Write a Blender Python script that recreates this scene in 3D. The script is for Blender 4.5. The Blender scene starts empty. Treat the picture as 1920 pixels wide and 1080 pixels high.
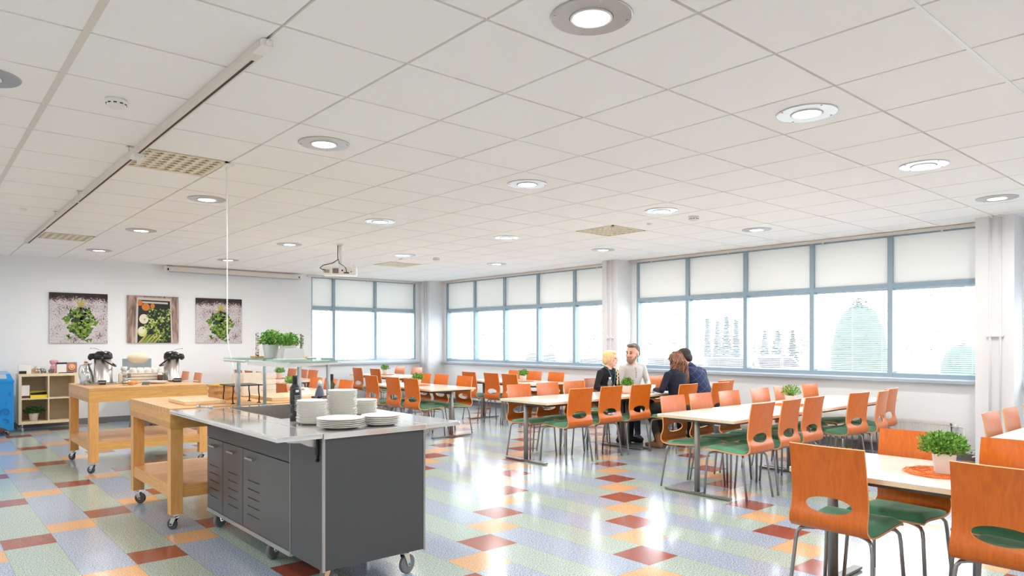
import bpy, bmesh, math, random
import numpy as np
from mathutils import Vector, Matrix, Euler
PI = math.pi
random.seed(7)
SC = bpy.context.scene
COL = SC.collection

# ------------------------------------------------------------------ camera, world, light
H = 1.38                       # eye height
CEIL = 2.742
cam_d = bpy.data.cameras.new('camera')
cam = bpy.data.objects.new('camera', cam_d)
COL.objects.link(cam)
cam_d.sensor_width = 36.0
cam_d.lens = 1309.0 / 1920.0 * 36.0
cam_d.shift_y = 100.0 / 1920.0
cam_d.clip_end = 300
cam.location = (0, 0, H)
cam.rotation_euler = (PI / 2, 0, -0.7138)
SC.camera = cam
SC.view_settings.view_transform = 'Standard'
SC.view_settings.look = 'None'
SC.view_settings.gamma = 1.0
SC.view_settings.exposure = 1.08
SC.view_settings.use_curve_mapping = False
SKY = 5.0
LAMP = 9.5
w = bpy.data.worlds.new('daylight'); SC.world = w
w.use_nodes = True
bg = w.node_tree.nodes['Background']
bg.inputs[0].default_value = (0.93, 0.965, 1.0, 1)
bg.inputs[1].default_value = SKY
try:
    SC.cycles.max_bounces = 10
    SC.cycles.diffuse_bounces = 6
    SC.cycles.glossy_bounces = 4
    SC.cycles.transparent_max_bounces = 16
    SC.cycles.sample_clamp_indirect = 8
    SC.cycles.caustics_reflective = False
    SC.cycles.caustics_refractive = False
    SC.cycles.use_denoising = True
except Exception:
    pass

XW = 9.284      # window wall
YB = 13.53      # far wall with the canvases
XL = -2.6       # wall behind the left edge
YF = -3.4       # wall behind the camera
def ci(i): return 0.5973 + 0.6281 * i     # ceiling grid lines
def cj(j): return 2.3052 + 0.6208 * j

def portal(name, loc, rot, sx, sy):
    l = bpy.data.lights.new(name, 'AREA'); l.shape = 'RECTANGLE'; l.size = sx; l.size_y = sy
    l.energy = 1.0
    l.cycles.is_portal = True
    o = bpy.data.objects.new(name, l); o.location = loc; o.rotation_euler = rot; COL.objects.link(o)
for n, y0, y1 in (('daylight_portal', 8.02, 13.0), ('daylight_portal', 2.5, 7.52), ('daylight_portal', -2.97, 2.03)):
    portal(n, (XW + 0.2, (y0 + y1) / 2, 1.84), (0, PI / 2, 0), 1.85, y1 - y0)
portal('daylight_portal', (7.52, YB + 0.2, 1.84), (-PI / 2, 0, 0), 2.55, 1.85)

# ------------------------------------------------------------------ materials
def lin(c):
    return tuple(((v / 255) / 12.92 if v / 255 <= 0.04045 else ((v / 255 + 0.055) / 1.055) ** 2.4) for v in c) + (1,)
MATS = {}
def new_mat(name):
    m = bpy.data.materials.new(name); m.use_nodes = True
    nt = m.node_tree
    return m, nt, nt.nodes['Principled BSDF']
def mat(name, rgb, rough=0.5, metal=0.0, spec=0.5, noise=0.0, nscale=40, trans=0, coat=0, bump=0.0, emit=0, alpha=1, sheen=0, stretch=None):
    if name in MATS: return MATS[name]
    m, nt, p = new_mat(name)
    c = lin(rgb)
    p.inputs['Base Color'].default_value = c
    p.inputs['Roughness'].default_value = rough
    p.inputs['Metallic'].default_value = metal
    p.inputs['Specular IOR Level'].default_value = spec
    p.inputs['Transmission Weight'].default_value = trans
    p.inputs['Coat Weight'].default_value = coat
    p.inputs['Coat Roughness'].default_value = 0.12
    p.inputs['Sheen Weight'].default_value = sheen
    if emit:
        p.inputs['Emission Color'].default_value = c
        p.inputs['Emission Strength'].default_value = emit
    if noise or bump:
        tc = nt.nodes.new('ShaderNodeTexCoord')
        mp = nt.nodes.new('ShaderNodeMapping')
        if stretch: mp.inputs['Scale'].default_value = stretch
        nt.links.new(tc.outputs['Object'], mp.inputs[0])
        nz = nt.nodes.new('ShaderNodeTexNoise')
        nz.inputs['Scale'].default_value = nscale
        nz.inputs['Detail'].default_value = 4
        nt.links.new(mp.outputs[0], nz.inputs['Vector'])
        if noise:
            mx = nt.nodes.new('ShaderNodeMix'); mx.data_type = 'RGBA'
            mx.inputs['A'].default_value = tuple(max(0, v * (1 - noise)) for v in c[:3]) + (1,)
            mx.inputs['B'].default_value = tuple(min(1, v * (1 + noise)) for v in c[:3]) + (1,)
            nt.links.new(nz.outputs['Fac'], mx.inputs['Factor'])
            nt.links.new(mx.outputs['Result'], p.inputs['Base Color'])
        if bump:
            b = nt.nodes.new('ShaderNodeBump'); b.inputs['Strength'].default_value = bump
            b.inputs['Distance'].default_value = 0.004
            nt.links.new(nz.outputs['Fac'], b.inputs['Height'])
            nt.links.new(b.outputs[0], p.inputs['Normal'])
    MATS[name] = m
    return m

def wood(name, c1, c2, scale=(6, 6, 0.6), rough=0.4, coat=0.0, nscale=5, contrast=(0.3, 0.7), blocks=None):
    m, nt, p = new_mat(name)
    tc = nt.nodes.new('ShaderNodeTexCoord'); mp = nt.nodes.new('ShaderNodeMapping')
    mp.inputs['Scale'].default_value = scale
    nt.links.new(tc.outputs['Object'], mp.inputs[0])
    nz = nt.nodes.new('ShaderNodeTexNoise'); nz.inputs['Scale'].default_value = nscale
    nz.inputs['Detail'].default_value = 6; nz.inputs['Distortion'].default_value = 0.8
    nt.links.new(mp.outputs[0], nz.inputs['Vector'])
    r = nt.nodes.new('ShaderNodeValToRGB')
    r.color_ramp.elements[0].position = contrast[0]; r.color_ramp.elements[0].color = lin(c1)
    r.color_ramp.elements[1].position = contrast[1]; r.color_ramp.elements[1].color = lin(c2)
    nt.links.new(nz.outputs['Fac'], r.inputs[0])
    out = r.outputs[0]
    if blocks:
        br = nt.nodes.new('ShaderNodeTexBrick')
        br.inputs['Scale'].default_value = 1.0
        br.inputs['Brick Width'].default_value = blocks[0]; br.inputs['Row Height'].default_value = blocks[1]
        br.inputs['Mortar Size'].default_value = 0.0006
        br.inputs['Color1'].default_value = (0.90, 0.90, 0.90, 1); br.inputs['Color2'].default_value = (1.05, 1.04, 1.02, 1)
        br.inputs['Mortar'].default_value = (0.84, 0.82, 0.78, 1)
        m2 = nt.nodes.new('ShaderNodeMapping'); m2.inputs['Rotation'].default_value = blocks[2]
        nt.links.new(tc.outputs['Object'], m2.inputs[0]); nt.links.new(m2.outputs[0], br.inputs['Vector'])
        mx = nt.nodes.new('ShaderNodeMix'); mx.data_type = 'RGBA'; mx.blend_type = 'MULTIPLY'; mx.inputs['Factor'].default_value = 1
        nt.links.new(out, mx.inputs['A']); nt.links.new(br.outputs['Color'], mx.inputs['B'])
        out = mx.outputs['Result']
    nt.links.new(out, p.inputs['Base Color'])
    p.inputs['Roughness'].default_value = rough
    p.inputs['Coat Weight'].default_value = coat
    p.inputs['Coat Roughness'].default_value = 0.18
    MATS[name] = m
    return m

M_wall = mat('painted_wall', (237, 239, 241), 0.75, noise=0.015, nscale=3)
M_colw = mat('column_paint', (228, 229, 231), 0.7)
M_white = mat('white_enamel', (238, 238, 236), 0.35)
M_wplastic = mat('white_plastic', (235, 233, 228), 0.4)
M_base = mat('grey_skirting', (120, 124, 128), 0.5)
M_frame = mat('blue_grey_frame', (150, 172, 186), 0.4)
M_sill = mat('sill_grey', (168, 180, 192), 0.4)
M_shade = mat('roller_shade', (226, 227, 226), 0.85)
M_tile = mat('ceiling_tile', (247, 245, 242), 0.95, noise=0.03, nscale=160, bump=0.25)
M_tgrid = mat('ceiling_grid', (214, 206, 194), 0.6)
M_rail = mat('ceiling_rail', (222, 214, 205), 0.4)
M_dark = mat('dark_slot', (70, 60, 48), 0.8)
M_black = mat('black_plastic', (18, 18, 20), 0.3)
M_blackm = mat('matt_black', (22, 22, 22), 0.55)
M_grey = mat('tube_grey', (160, 158, 156), 0.3, metal=0.8)
M_pole = mat('pole_grey', (142, 140, 138), 0.4, metal=0.5)
M_post = mat('post_grey', (176, 182, 186), 0.35, metal=0.3)
M_tsteel = mat('table_beam', (98, 88, 84), 0.5, metal=0.3)
M_steel = mat('stainless', (236, 236, 235), 0.09, metal=0.66, noise=0.03, nscale=30)
M_steelb = mat('brushed_steel', (208, 204, 200), 0.32, metal=1.0, noise=0.06, nscale=60, stretch=(1, 1, 0.05))
M_chrome = mat('chrome', (215, 215, 215), 0.12, metal=1.0)
M_cab = mat('cabinet_grey', (74, 75, 78), 0.36, noise=0.02, nscale=300)
M_cabd = mat('cabinet_door', (90, 91, 94), 0.28, metal=0.25)
M_alu = mat('aluminium', (190, 190, 190), 0.3, metal=0.9)
M_brass = mat('slot_edge', (60, 40, 25), 0.6)
M_green = mat('green_cushion', (94, 166, 130), 0.85, noise=0.25, nscale=9, sheen=0.2, bump=0.1)
M_ply = wood('orange_plywood', (196, 92, 2), (212, 108, 6), (9, 9, 0.55), 0.32, coat=0.2, nscale=7)
M_plyedge = mat('plywood_edge', (238, 172, 118), 0.5)
M_top = mat('white_laminate', (240, 236, 229), 0.16, spec=0.6)
M_edge = mat('birch_edge', (233, 212, 180), 0.5)
M_beech = wood('beech_worktop', (206, 152, 88), (230, 182, 120), (1.2, 9, 9), 0.38, blocks=(0.45, 0.045, (0, 0, 0)))
M_beechs = wood('beech_side', (208, 154, 84), (224, 174, 106), (1.5, 1.5, 9), 0.38, blocks=(0.42, 0.072, (PI / 2, 0, 0)))
M_beechl = wood('beech_leg', (212, 156, 86), (226, 174, 108), (9, 9, 1.0), 0.38)
M_board = wood('pale_board', (222, 190, 148), (238, 212, 176), (2, 9, 9), 0.5)
M_birchl = wood('birch_shelf', (228, 205, 165), (238, 218, 184), (5, 5, 1), 0.45)
M_shadow = mat('shelf_inside', (210, 188, 150), 0.6)
M_porc = mat('porcelain', (240, 238, 232), 0.12, spec=0.6)
M_pot = mat('white_pot', (226, 222, 216), 0.7, noise=0.05, nscale=60)
M_conc = mat('pale_concrete', (222, 220, 216), 0.8, noise=0.12, nscale=30)
M_leaf = mat('leaf_green', (134, 182, 70), 0.5, noise=0.6, nscale=45)
M_leafm = mat('leaf_mid', (66, 126, 46), 0.5, noise=0.5, nscale=45)
M_leafd = mat('leaf_dark', (44, 96, 38), 0.5, noise=0.3, nscale=25)
M_raffia = mat('orange_raffia', (232, 126, 60), 0.8, noise=0.3, nscale=200, bump=0.6)
M_rad = mat('radiator_white', (226, 224, 220), 0.4)
M_rubber = mat('caster_rubber', (70, 72, 74), 0.6)
M_blue = mat('freezer_blue', (8, 140, 216), 0.25, coat=0.3)
M_blued = mat('freezer_blue_dark', (8, 104, 180), 0.3)
M_choc = mat('chocolate_brown', (92, 50, 38), 0.5, noise=0.3, nscale=30)
M_paper = mat('brown_paper', (188, 142, 92), 0.85, noise=0.15, nscale=18, bump=0.8)
M_yellow = mat('yellow_card', (240, 214, 40), 0.5)
M_navy = mat('navy_card', (28, 32, 64), 0.4)
M_bottle = mat('dark_glass', (22, 24, 20), 0.08, spec=0.8)
M_olive = mat('olive_glass', (66, 62, 20), 0.08, spec=0.8)
M_label = mat('black_label', (38, 38, 40), 0.5)
M_greyb = mat('grey_bottle', (104, 108, 128), 0.2)
M_lens = mat('lamp_lens', (255, 252, 246), 0.5, emit=7.0)
M_vent = mat('vent_cream', (232, 222, 196), 0.5)
M_vdark = mat('vent_dark', (92, 76, 44), 0.7)
M_chalk = mat('chalk_white', (228, 230, 232), 0.7)
M_bread = mat('bread_crust', (214, 142, 72), 0.6, noise=0.35, nscale=22)
M_cream = mat('cream_card', (232, 216, 190), 0.7)
M_bluegrey = mat('blue_grey_card', (160, 176, 188), 0.7, noise=0.2, nscale=9)
M_crate = mat('white_crate', (226, 220, 208), 0.75, noise=0.1, nscale=20)

def glass_mat(name, tint=(0.96, 0.99, 1.0), refl=0.07, rough=0.02):
    m, nt, p = new_mat(name)
    nt.nodes.remove(p)
    out = [n for n in nt.nodes if n.type == 'OUTPUT_MATERIAL'][0]
    tr = nt.nodes.new('ShaderNodeBsdfTransparent'); tr.inputs[0].default_value = tint + (1,)
    gl = nt.nodes.new('ShaderNodeBsdfGlossy'); gl.inputs['Roughness'].default_value = rough
    mx = nt.nodes.new('ShaderNodeMixShader'); mx.inputs[0].default_value = refl
    nt.links.new(tr.outputs[0], mx.inputs[1]); nt.links.new(gl.outputs[0], mx.inputs[2])
    nt.links.new(mx.outputs[0], out.inputs[0])
    MATS[name] = m
    return m
M_glass = glass_mat('window_glass')
M_glassg = glass_mat('shelf_glass', (0.80, 0.93, 0.88), 0.18)
M_frost = glass_mat('frosted_plastic', (0.80, 0.81, 0.82), 0.45, 0.45)
M_clear = glass_mat('clear_plastic', (0.90, 0.91, 0.92), 0.22, 0.1)

def translucent_mat(name, rgb, amt=0.35):
    m, nt, p = new_mat(name)
    out = [n for n in nt.nodes if n.type == 'OUTPUT_MATERIAL'][0]
    p.inputs['Base Color'].default_value = lin(rgb); p.inputs['Roughness'].default_value = 0.8
    t = nt.nodes.new('ShaderNodeBsdfTranslucent'); t.inputs[0].default_value = lin(rgb)
    mx = nt.nodes.new('ShaderNodeMixShader'); mx.inputs[0].default_value = amt
    nt.links.new(p.outputs[0], mx.inputs[1]); nt.links.new(t.outputs[0], mx.inputs[2])
    nt.links.new(mx.outputs[0], out.inputs[0])
    MATS[name] = m
    return m
M_blind = translucent_mat('blind_slat', (236, 240, 244), 0.3)
M_rshade = translucent_mat('shade_cloth', (238, 239, 238), 0.16)

def floor_mat():
    m, nt, p = new_mat('vinyl_floor')
    N = nt.nodes.new; L = nt.links.new
    U = 0.2971
    tc = N('ShaderNodeTexCoord'); sp = N('ShaderNodeSeparateXYZ'); L(tc.outputs['Object'], sp.inputs[0])
    def mth(op, a, b=None, c=None):
        n = N('ShaderNodeMath'); n.operation = op
        for k, v in enumerate((a, b, c)):
            if v is None: continue
            if isinstance(v, (int, float)): n.inputs[k].default_value = v
            else: L(v, n.inputs[k])
        return n.outputs[0]
    gx = mth('DIVIDE', mth('SUBTRACT', sp.outputs['X'], 1.076 - 40 * U), U)
    gy = mth('DIVIDE', mth('SUBTRACT', sp.outputs['Y'], 6.262 - 40 * U), U)
    cx = mth('FLOOR', gx); cy = mth('FLOOR', gy)
    fx = mth('FRACT', gx); fy = mth('FRACT', gy)
    k = mth('MODULO', mth('ADD', mth('SUBTRACT', cy, cx), 200), 5)      # 0 -> small coloured tile
    small = mth('LESS_THAN', k, 0.5)
    odd = mth('MODULO', cx, 2)                                          # 0 red/green, 1 orange/blue
    # speckle
    vo = N('ShaderNodeTexVoronoi'); vo.inputs['Scale'].default_value = 150; L(tc.outputs['Object'], vo.inputs['Vector'])
    wn = N('ShaderNodeTexNoise'); wn.inputs['Scale'].default_value = 120; wn.inputs['Detail'].default_value = 2; L(tc.outputs['Object'], wn.inputs['Vector'])
    cr = N('ShaderNodeValToRGB'); cr.color_ramp.elements[0].position = 0.36; cr.color_ramp.elements[1].position = 0.60
    L(wn.outputs['Fac'], cr.inputs[0])
    def mix(a, b, f, typ='MIX'):
        n = N('ShaderNodeMix'); n.data_type = 'RGBA'; n.blend_type = typ
        for s, v in (('A', a), ('B', b)):
            if isinstance(v, tuple): n.inputs[s].default_value = v
            else: L(v, n.inputs[s])
        if isinstance(f, (int, float)): n.inputs['Factor'].default_value = f
        else: L(f, n.inputs['Factor'])
        return n.outputs['Result']
    spk = cr.outputs[0]
    green = mix(lin((118, 140, 130)), lin((198, 213, 203)), spk)
    blue = mix(lin((108, 126, 150)), lin((192, 204, 220)), spk)
    orange = mix(lin((200, 142, 92)), lin((236, 190, 142)), spk)
    red = mix(lin((140, 66, 50)), lin((160, 82, 64)), spk)
    big = mix(green, blue, odd); sm = mix(red, orange, odd)
    colr = mix(big, sm, small)
    # seams: column sides, and the ends of each long tile
    def edge(f, wdt): return mth('ADD', mth('LESS_THAN', f, wdt), mth('GREATER_THAN', f, 1 - wdt))
    e1 = edge(fx, 0.006)
    isend = mth('ADD', mth('MULTIPLY', small, edge(fy, 0.006)),
                mth('ADD', mth('MULTIPLY', mth('COMPARE', k, 1, 0.4), mth('LESS_THAN', fy, 0.006)),
                    mth('MULTIPLY', mth('COMPARE', k, 4, 0.4), mth('GREATER_THAN', fy, 0.994))))
    seam = mth('MINIMUM', mth('ADD', e1, isend), 1)
    colr = mix(colr, (0.16, 0.17, 0.17, 1), mth('MULTIPLY', seam, 0.55))
    L(colr, p.inputs['Base Color'])
    # waxed: streaky roughness and slight waviness
    n2 = N('ShaderNodeTexNoise'); n2.inputs['Scale'].default_value = 2.2; n2.inputs['Detail'].default_value = 4; L(tc.outputs['Object'], n2.inputs['Vector'])
    mr = N('ShaderNodeMapRange'); mr.inputs[3].default_value = 0.10; mr.inputs[4].default_value = 0.24
    L(n2.outputs['Fac'], mr.inputs[0]); L(mr.outputs[0], p.inputs['Roughness'])
    n3 = N('ShaderNodeTexNoise'); n3.inputs['Scale'].default_value = 9; n3.inputs['Detail'].default_value = 3; L(tc.outputs['Object'], n3.inputs['Vector'])
    b = N('ShaderNodeBump'); b.inputs['Strength'].default_value = 0.10; b.inputs['Distance'].default_value = 0.006
    L(n3.outputs['Fac'], b.inputs['Height']); L(b.outputs[0], p.inputs['Normal'])
    p.inputs['Specular IOR Level'].default_value = 0.62
    return m
M_floor = floor_mat()

# ------------------------------------------------------------------ mesh helpers
class MB:
    def __init__(s): s.v = []; s.f = []; s.m = []; s.sm = []
    def add(s, verts, faces, mi=0, smooth=False):
        o = len(s.v); s.v += [tuple(v) for v in verts]
        s.f += [tuple(i + o for i in f) for f in faces]
        s.m += [mi] * len(faces); s.sm += [smooth] * len(faces); return s
    def box(s, x0, x1, y0, y1, z0, z1, mi=0, b=0.0):
        if x0 > x1: x0, x1 = x1, x0
        if y0 > y1: y0, y1 = y1, y0
        if z0 > z1: z0, z1 = z1, z0
        if b:
            b = min(b, (x1 - x0) / 2.2, (y1 - y0) / 2.2, (z1 - z0) / 2.2)
            bm = bmesh.new()
            bmesh.ops.create_cube(bm, size=1)
            for v in bm.verts:
                v.co = Vector(((x0 + x1) / 2 + v.co.x * (x1 - x0), (y0 + y1) / 2 + v.co.y * (y1 - y0), (z0 + z1) / 2 + v.co.z * (z1 - z0)))
            bmesh.ops.bevel(bm, geom=bm.edges[:], offset=b, segments=2, affect='EDGES', profile=0.7)
            bm.verts.ensure_lookup_table(); bm.verts.index_update()
            s.add([v.co[:] for v in bm.verts], [[v.index for v in f.verts] for f in bm.faces], mi, False)
            bm.free(); return s
        v = [(x0, y0, z0), (x1, y0, z0), (x1, y1, z0), (x0, y1, z0), (x0, y0, z1), (x1, y0, z1), (x1, y1, z1), (x0, y1, z1)]
        return s.add(v, [(3, 2, 1, 0), (4, 5, 6, 7), (0, 1, 5, 4), (1, 2, 6, 5), (2, 3, 7, 6), (3, 0, 4, 7)], mi)
    def prism(s, pts, z0, z1, mi=0):
        n = len(pts)
        v = [(x, y, z0) for x, y in pts] + [(x, y, z1) for x, y in pts]
        return s.add(v, [tuple(range(n))[::-1], tuple(range(n, 2 * n))] + [(i, (i + 1) % n, n + (i + 1) % n, n + i) for i in range(n)], mi)
    def lathe(s, prof, cx=0, cy=0, cz=0, n=24, mi=0, sx=1, sy=1, smooth=True, axis='z', ring=False):
        if ring: prof = list(prof) + [prof[0]]
        v = []; f = []
        for r, z in prof:
            for k in range(n):
                a = 2 * PI * k / n
                p = (r * math.cos(a) * sx, r * math.sin(a) * sy, z)
                if axis == 'y': p = (p[0], p[2], p[1])
                elif axis == 'x': p = (p[2], p[0], p[1])
                v.append((p[0] + cx, p[1] + cy, p[2] + cz))
        m = len(prof)
        for i in range(m - 1):
            for k in range(n):
                f.append((i * n + k, i * n + (k + 1) % n, (i + 1) * n + (k + 1) % n, (i + 1) * n + k))
        if prof[0][0] > 1e-6 and not ring: f.append(tuple(range(n))[::-1])
        if prof[-1][0] > 1e-6 and not ring: f.append(tuple(range((m - 1) * n, m * n)))
        return s.add(v, f, mi, smooth)
    def cyl(s, p0, p1, r, n=12, mi=0, r2=None, smooth=True):
        return s.tube([p0, p1], r, n, mi, smooth, r2=r2)
    def tube(s, pts, r, n=10, mi=0, smooth=True, r2=None, flat=1.0):
        pts = [Vector(p) for p in pts]; m = len(pts)
        v = []; f = []
        up = Vector((0, 0, 1)); prev = None
        for i, p in enumerate(pts):
            t = (pts[min(i + 1, m - 1)] - pts[max(i - 1, 0)]).normalized()
            if prev is None:
                a = up if abs(t.z) < 0.9 else Vector((1, 0, 0))
                u = t.cross(a).normalized()
            else:
                u = (prev - t * prev.dot(t)).normalized()
            prev = u; w_ = t.cross(u)
            rr = r if r2 is None else r + (r2 - r) * i / (m - 1)
            for k in range(n):
                a = 2 * PI * k / n
                v.append(p + u * math.cos(a) * rr + w_ * math.sin(a) * rr * flat)
        for i in range(m - 1):
            for k in range(n):
                f.append((i * n + k, i * n + (k + 1) % n, (i + 1) * n + (k + 1) % n, (i + 1) * n + k))
        f.append(tuple(range(n))[::-1]); f.append(tuple(range((m - 1) * n, m * n)))
        return s.add(v, f, mi, smooth)
    def sphere(s, c, r, n=16, mi=0, sc=(1, 1, 1)):
        prof = [(r * math.sin(PI * i / (n // 2)), -r * math.cos(PI * i / (n // 2))) for i in range(n // 2 + 1)]
        prof = [(max(a, 1e-5), b * sc[2]) for a, b in prof]
        return s.lathe(prof, c[0], c[1], c[2], n, mi, sc[0], sc[1])
    def xform(s, M):
        s.v = [tuple(M @ Vector(v)) for v in s.v]; return s
    def build(s, name, mats, parent=None, loc=None, rz=0):
        me = bpy.data.meshes.new(name)
        me.from_pydata(s.v, [], s.f)
        if not isinstance(mats, (list, tuple)): mats = [mats]
        for m in mats: me.materials.append(m)
        me.polygons.foreach_set('material_index', s.m)
        me.polygons.foreach_set('use_smooth', s.sm)
        me.update()
        o = bpy.data.objects.new(name, me); COL.objects.link(o)
        if parent is not None: o.parent = parent
        if loc is not None: o.location = loc
        if rz: o.rotation_euler = (0, 0, rz)
        return o
def tag(o, label=None, cat=None, group=None, kind=None):
    if label: o['label'] = label
    if cat: o['category'] = cat
    if group: o['group'] = group
    if kind: o['kind'] = kind
    return o
def struct(o): o['kind'] = 'structure'; return o
def empty(name, loc=(0, 0, 0), rz=0):
    o = bpy.data.objects.new(name, None); o.empty_display_size = 0.1
    o.location = loc; o.rotation_euler = (0, 0, rz); COL.objects.link(o); return o
KIDS = {}
def children(o):
    return KIDS.setdefault(o.name, [c for c in COL.objects if c.parent == o])
def copy_tree(o, parent=None):
    c = o.copy(); COL.objects.link(c)
    if parent is not None: c.parent = parent
    for ch in children(o): copy_tree(ch, c)
    return c
def text_mesh(name, body, size, m, parent, M):
    cu = bpy.data.curves.new(name, 'FONT'); cu.body = body; cu.size = size; cu.extrude = 0.0006
    cu.align_x = 'CENTER'; cu.align_y = 'CENTER'
    t = bpy.data.objects.new(name + '_tmp', cu); COL.objects.link(t)
    me = bpy.data.meshes.new_from_object(t.evaluated_get(bpy.context.evaluated_depsgraph_get()))
    bpy.data.objects.remove(t)
    me.transform(M); me.materials.clear(); me.materials.append(m)
    o = bpy.data.objects.new(name, me); COL.objects.link(o)
    if parent is not None: o.parent = parent
    return o

# ------------------------------------------------------------------ room shell
struct(MB().box(XL, XW + 0.3, YF, YB + 0.3, -0.1, 0).build('floor', M_floor))
# ceiling: backing sheet with tegular tiles hung below it
cb = MB()
cb.box(XL, XW + 0.3, YF, YB + 0.3, CEIL + 0.012, CEIL + 0.1, 0)
VENTS = ((1, 5), (1, 13), (9, 5), (9, 13))
gap = 0.008
for i in range(-6, 14):
    for j in range(-10, 19):
        if (i, j) in VENTS: continue
        x0 = max(ci(i) + gap, XL); x1 = min(ci(i + 1) - gap, XW)
        y0 = max(cj(j) + gap, YF); y1 = min(cj(j + 1) - gap, YB)
        if x1 - x0 < 0.03 or y1 - y0 < 0.03: continue
        cb.box(x0, x1, y0, y1, CEIL, CEIL + 0.0119, 1)
# service rail flush along one grid line on the left
cb.box(ci(0) - 0.018, ci(0) + 0.014, YF, YB, CEIL - 0.002, CEIL + 0.01, 2)
cb.box(XL, XW, cj(-2) - 0.009, cj(-2) + 0.009, CEIL - 0.004, CEIL + 0.01, 3)
struct(cb.build('ceiling', [M_tgrid, M_tile, M_rail, M_white]))

def wall(name, parts):
    b = MB()
    for p in parts: b.box(*p)
    return struct(b.build(name, M_wall))
ZS, ZT = 0.93, 2.738
wall('wall_left', [(XL - 0.2, XL, YF - 0.2, YB + 0.3, 0, CEIL + 0.01)])
wall('wall_front', [(XL, XW + 0.3, YF - 0.2, YF, 0, CEIL + 0.01)])
wall('wall_right', [(XW, XW + 0.3, YF, YB + 0.3, 0, ZS), (XW, XW + 0.3, YF, YB + 0.3, ZT, CEIL + 0.01),
                    (XW, XW + 0.3, YF, -2.97, ZS, ZT), (XW, XW + 0.3, 2.03, 2.51, ZS, ZT),
                    (XW, XW + 0.3, 7.52, 7.99, ZS, ZT), (XW, XW + 0.3, 13.02, YB + 0.3, ZS, ZT)])
XA, XB = 6.27, 8.80
wall('wall_back', [(XL, XA, YB, YB + 0.3, 0, CEIL + 0.01), (XA, XB, YB, YB + 0.3, 0, ZS + 0.04),
                   (XA, XB, YB, YB + 0.3, ZT, CEIL + 0.01), (XB, XW, YB, YB + 0.3, 0, CEIL + 0.01)])
for nm, y0, y1 in (('trim_1', 2.12, 2.48), ('trim_2', 7.62, 7.96), ('trim_3', 13.12, YB), ('trim_4', -3.37, -3.02)):
    b = MB().box(8.92, XW, y0, y1, 0, CEIL + 0.002, 0)
    for yy in (y0 + 0.12, y0 + 0.215):                       # boxed-in service pipes on the face
        b.cyl((8.898, yy, 0), (8.898, yy, CEIL), 0.011, 8)
        b.cyl((8.9, yy, CEIL - 0.02), (8.9, yy, CEIL), 0.026, 10)
    b.box(8.885, 8.92, y0 + 0.09, y0 + 0.25, 1.43, 1.445)
    struct(b.build(nm, M_colw))
b = MB().box(XL, XB + 0.1, YB - 0.014, YB, 0, 0.095); struct(b.build('baseboard_back', M_base))
b = MB().box(XW - 0.014, XW, YF, YB, 0, 0.095); struct(b.build('baseboard_right', M_base))
b = MB().box(XL, XL + 0.014, YF, YB, 0, 0.095); struct(b.build('baseboard_left', M_base))

# ------------------------------------------------------------------ windows
def window(name, muls, zt0=2.045, zt1=2.105, zb=0.985, zbot=0.93, back=False, tilt=0.0045):
    """bay built in (a, depth, z) space; a runs along the wall, depth outwards"""
    root = struct(empty(name))
    def put(bx, a0, a1, d0, d1, z0, z1, mi=0):
        if back: bx.box(a0, a1, YB + d0, YB + d1, z0, z1, mi)
        else: bx.box(XW + d0, XW + d1, a0, a1, z0, z1, mi)
    fr = MB(); a0, a1 = muls[0], muls[-1]
    put(fr, a0, a1, 0.02, 0.15, 2.688, ZT); put(fr, a0, a1, 0.02, 0.15, zt0, zt1); put(fr, a0, a1, 0.02, 0.15, zbot, zb)
    for k, m in enumerate(muls):
        wd = 0.03
        lo = m - wd if k else m; hi = m + wd if k < len(muls) - 1 else m
        if k == 0: hi = m + 0.028
        if k == len(muls) - 1: lo = m - 0.028
        put(fr, lo, hi, 0.016, 0.152, zbot, ZT)
    fr.build('window_frame', M_frame, root)
    sl = MB(); put(sl, a0 - 0.06, a1 + 0.06, -0.09, 0.02, zbot - 0.045, zbot - 0.012)
    sl.build('window_sill', M_sill, root)
    for k in range(len(muls) - 1):
        lo = muls[k] + 0.032; hi = muls[k + 1] - 0.032
        g = MB(); put(g, lo, hi, 0.135, 0.141, zb, zt0); g.build('window_pane', M_glass, root)
        u = MB(); put(u, lo - 0.02, hi + 0.02, 0.055, 0.059, zt1, 2.69); put(u, lo - 0.02, hi + 0.02, 0.05, 0.064, zt1 + 0.001, zt1 + 0.012)
        u.build('roller_shade', M_rshade, root)
        bl = MB(); n = int((zt0 - zb) / 0.0245)
        for q in range(n):
            z = zt0 - 0.02 - q * 0.0245
            dz = tilt
            # thin tilted slat
            if back: v = [(lo, YB + 0.100, z - dz), (hi, YB + 0.100, z - dz), (hi, YB + 0.122, z + dz), (lo, YB + 0.122, z + dz)]
            else: v = [(XW + 0.100, lo, z - dz), (XW + 0.100, hi, z - dz), (XW + 0.122, hi, z + dz), (XW + 0.122, lo, z + dz)]
            v += [(x, y, zz - 0.0009) for x, y, zz in v]
            bl.add(v, [(0, 1, 2, 3), (7, 6, 5, 4), (0, 4, 5, 1), (1, 5, 6, 2), (2, 6, 7, 3), (3, 7, 4, 0)])
        put(bl, lo, hi, 0.098, 0.124, zt0 - 0.016, zt0); put(bl, lo, hi, 0.1, 0.122, zb + 0.004, zb + 0.016)
        for a in (lo + 0.1, (lo + hi) / 2, hi - 0.1): put(bl, a - 0.0012, a + 0.0012, 0.110, 0.112, zb, zt0)
        bl.build('venetian_blind', M_blind, root)
    return root
window('window_1', [XA, 6.78, 7.77, XB], back=True)
window('window_2', [7.99, 8.99, 9.98, 10.99, 11.99, 13.02])
window('window_3', [2.51, 3.51, 4.51, 5.51, 6.52, 7.52])
window('window_4', [-2.97, -1.97, -0.97, 0.03, 1.03, 2.03], tilt=0.0095)
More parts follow.
